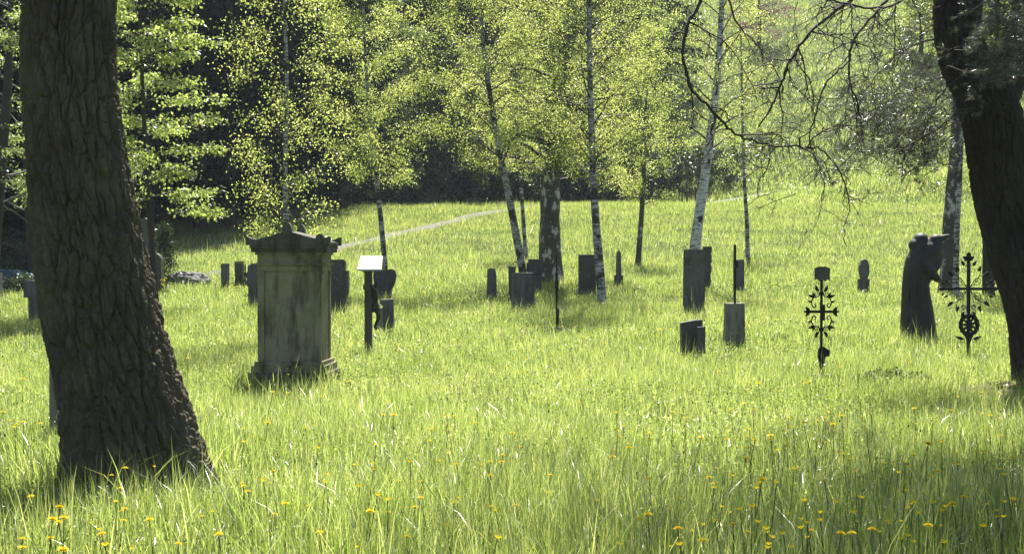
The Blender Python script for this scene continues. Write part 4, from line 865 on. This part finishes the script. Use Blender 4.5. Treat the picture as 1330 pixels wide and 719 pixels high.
# ------------------------------------------------------------------ parked car
dc = 46.0; xr = (34-665)/F*dc; CL = 4.2; z = hz(xr-2, dc)
car = thing('parked_car', 'blue grey parked car half hidden behind bushes at the left edge', 'car', (xr-CL/2, dc, z), 0)
CAR = solid('car_paint', (.04, .065, .12), .25, .5, var=.05); GLASS = solid('car_glass', (.12, .15, .18), .05, 0, spec=1, var=.05); TYRE = solid('tyre_rubber', (.02, .02, .02), .8); RIM = solid('wheel_rim', (.4, .4, .42), .35, .8); LAMP = solid('lamp_glass', (.6, .6, .6), .1)
bm = bmesh.new(); addprism(bm, [(-2.1, .35), (2.1, .35), (2.1, .75), (1.95, .88), (1.1, .95), (.55, 1.38), (-1.0, 1.45), (-1.75, 1.0), (-2.08, .92)], -.84, .84)
for v in bm.verts:
    if v.co.z > 1: v.co.y *= .8
bevel(bm, .07, 3); bmobj('body', bm, CAR, car, False)
for sy in (-1, 1):
    bm = bmesh.new(); addprism(bm, [(.95, .97), (.5, 1.33), (-.9, 1.38), (-1.4, 1.0)], -.008, .008)
    for v in bm.verts: v.co.y += sy*(.86-.17*(v.co.z-.95)/.45)
    bmobj('side_window', bm, GLASS, car)
bm = bmesh.new(); vv = [bm.verts.new(p) for p in ((1.12, -.70, .98), (1.12, .70, .98), (.62, .60, 1.36), (.62, -.60, 1.36))]; bm.faces.new(vv); bmobj('windscreen', bm, GLASS, car)
for wx in (-1.3, 1.3):
    for sy in (-1, 1):
        for nm, r, w, m, yy in (('wheel', .33, .2, TYRE, .76),):
            bm = bmesh.new(); bmesh.ops.create_cone(bm, cap_ends=True, segments=24, radius1=r, radius2=r, depth=w, matrix=Matrix.Translation((wx, sy*yy, .33)) @ Matrix.Rotation(math.pi/2, 4, 'X')); bevel(bm, .03); wo = bmobj(nm, bm, m, car)
            bm = bmesh.new(); bmesh.ops.create_cone(bm, cap_ends=True, segments=20, radius1=.2, radius2=.2, depth=.03, matrix=Matrix.Translation((wx, sy*.87, .33)) @ Matrix.Rotation(math.pi/2, 4, 'X')); bmobj('rim', bm, RIM, wo)
for sy in (-1, 1):
    bm = bmesh.new(); addell(bm, (2.05, sy*.6, .72), (.08, .18, .09), 12, 8); bmobj('headlight', bm, LAMP, car)
# ------------------------------------------------------------------ haze
bm = bmesh.new(); addbox(bm, (0, 180, 31), (630, 500, 66)); hm, nt, out = mat('thin_air_haze')
pv = N(nt, 'ShaderNodeVolumePrincipled', Density=.00026, Anisotropy=.25); pv.inputs['Color'].default_value = (.80, .90, 1, 1); nt.links.new(pv.outputs[0], out.inputs['Volume'])
tag(bmobj('haze', bm, hm), 'thin bright haze in the sunlit air over the meadow', 'haze', kind='stuff')
# ------------------------------------------------------------------ light, sky, camera
EL, AZ = math.radians(57), math.radians(5)
w = bpy.data.worlds.new('World'); SC.world = w; w.use_nodes = True; nt = w.node_tree; bg = nt.nodes['Background']
sky = nt.nodes.new('ShaderNodeTexSky'); sky.sky_type = 'NISHITA'; sky.sun_disc = False; sky.sun_elevation = EL; sky.sun_rotation = AZ
nt.links.new(sky.outputs[0], bg.inputs[0]); bg.inputs[1].default_value = .055
L = bpy.data.lights.new('sun', 'SUN'); L.energy = 4.6; L.angle = math.radians(.55); L.color = (1, .95, .87)
lo = bpy.data.objects.new('sun', L); COL.objects.link(lo)
sd = Vector((math.sin(AZ)*math.cos(EL), math.cos(AZ)*math.cos(EL), math.sin(EL))); lo.rotation_euler = sd.to_track_quat('Z', 'Y').to_euler()
cam = bpy.data.cameras.new('camera'); cam.lens = F/1330*36; cam.clip_end = 3000; co = bpy.data.objects.new('camera', cam); COL.objects.link(co)
co.location = (0, 0, EYE); co.rotation_euler = (math.pi/2-math.atan((359.5-HR)/F), 0, 0); SC.camera = co
SC.view_settings.view_transform = 'Standard'; SC.view_settings.look = 'None'; SC.view_settings.exposure = 1.38; SC.view_settings.gamma = 1
SC.render.engine = 'CYCLES'; SC.cycles.max_bounces = 6; SC.cycles.volume_bounces = 0; SC.cycles.sample_clamp_direct = 10; SC.cycles.diffuse_bounces = 4; SC.cycles.glossy_bounces = 2; SC.cycles.transmission_bounces = 4
SC.cycles.sample_clamp_indirect = 6; SC.cycles.use_denoising = True
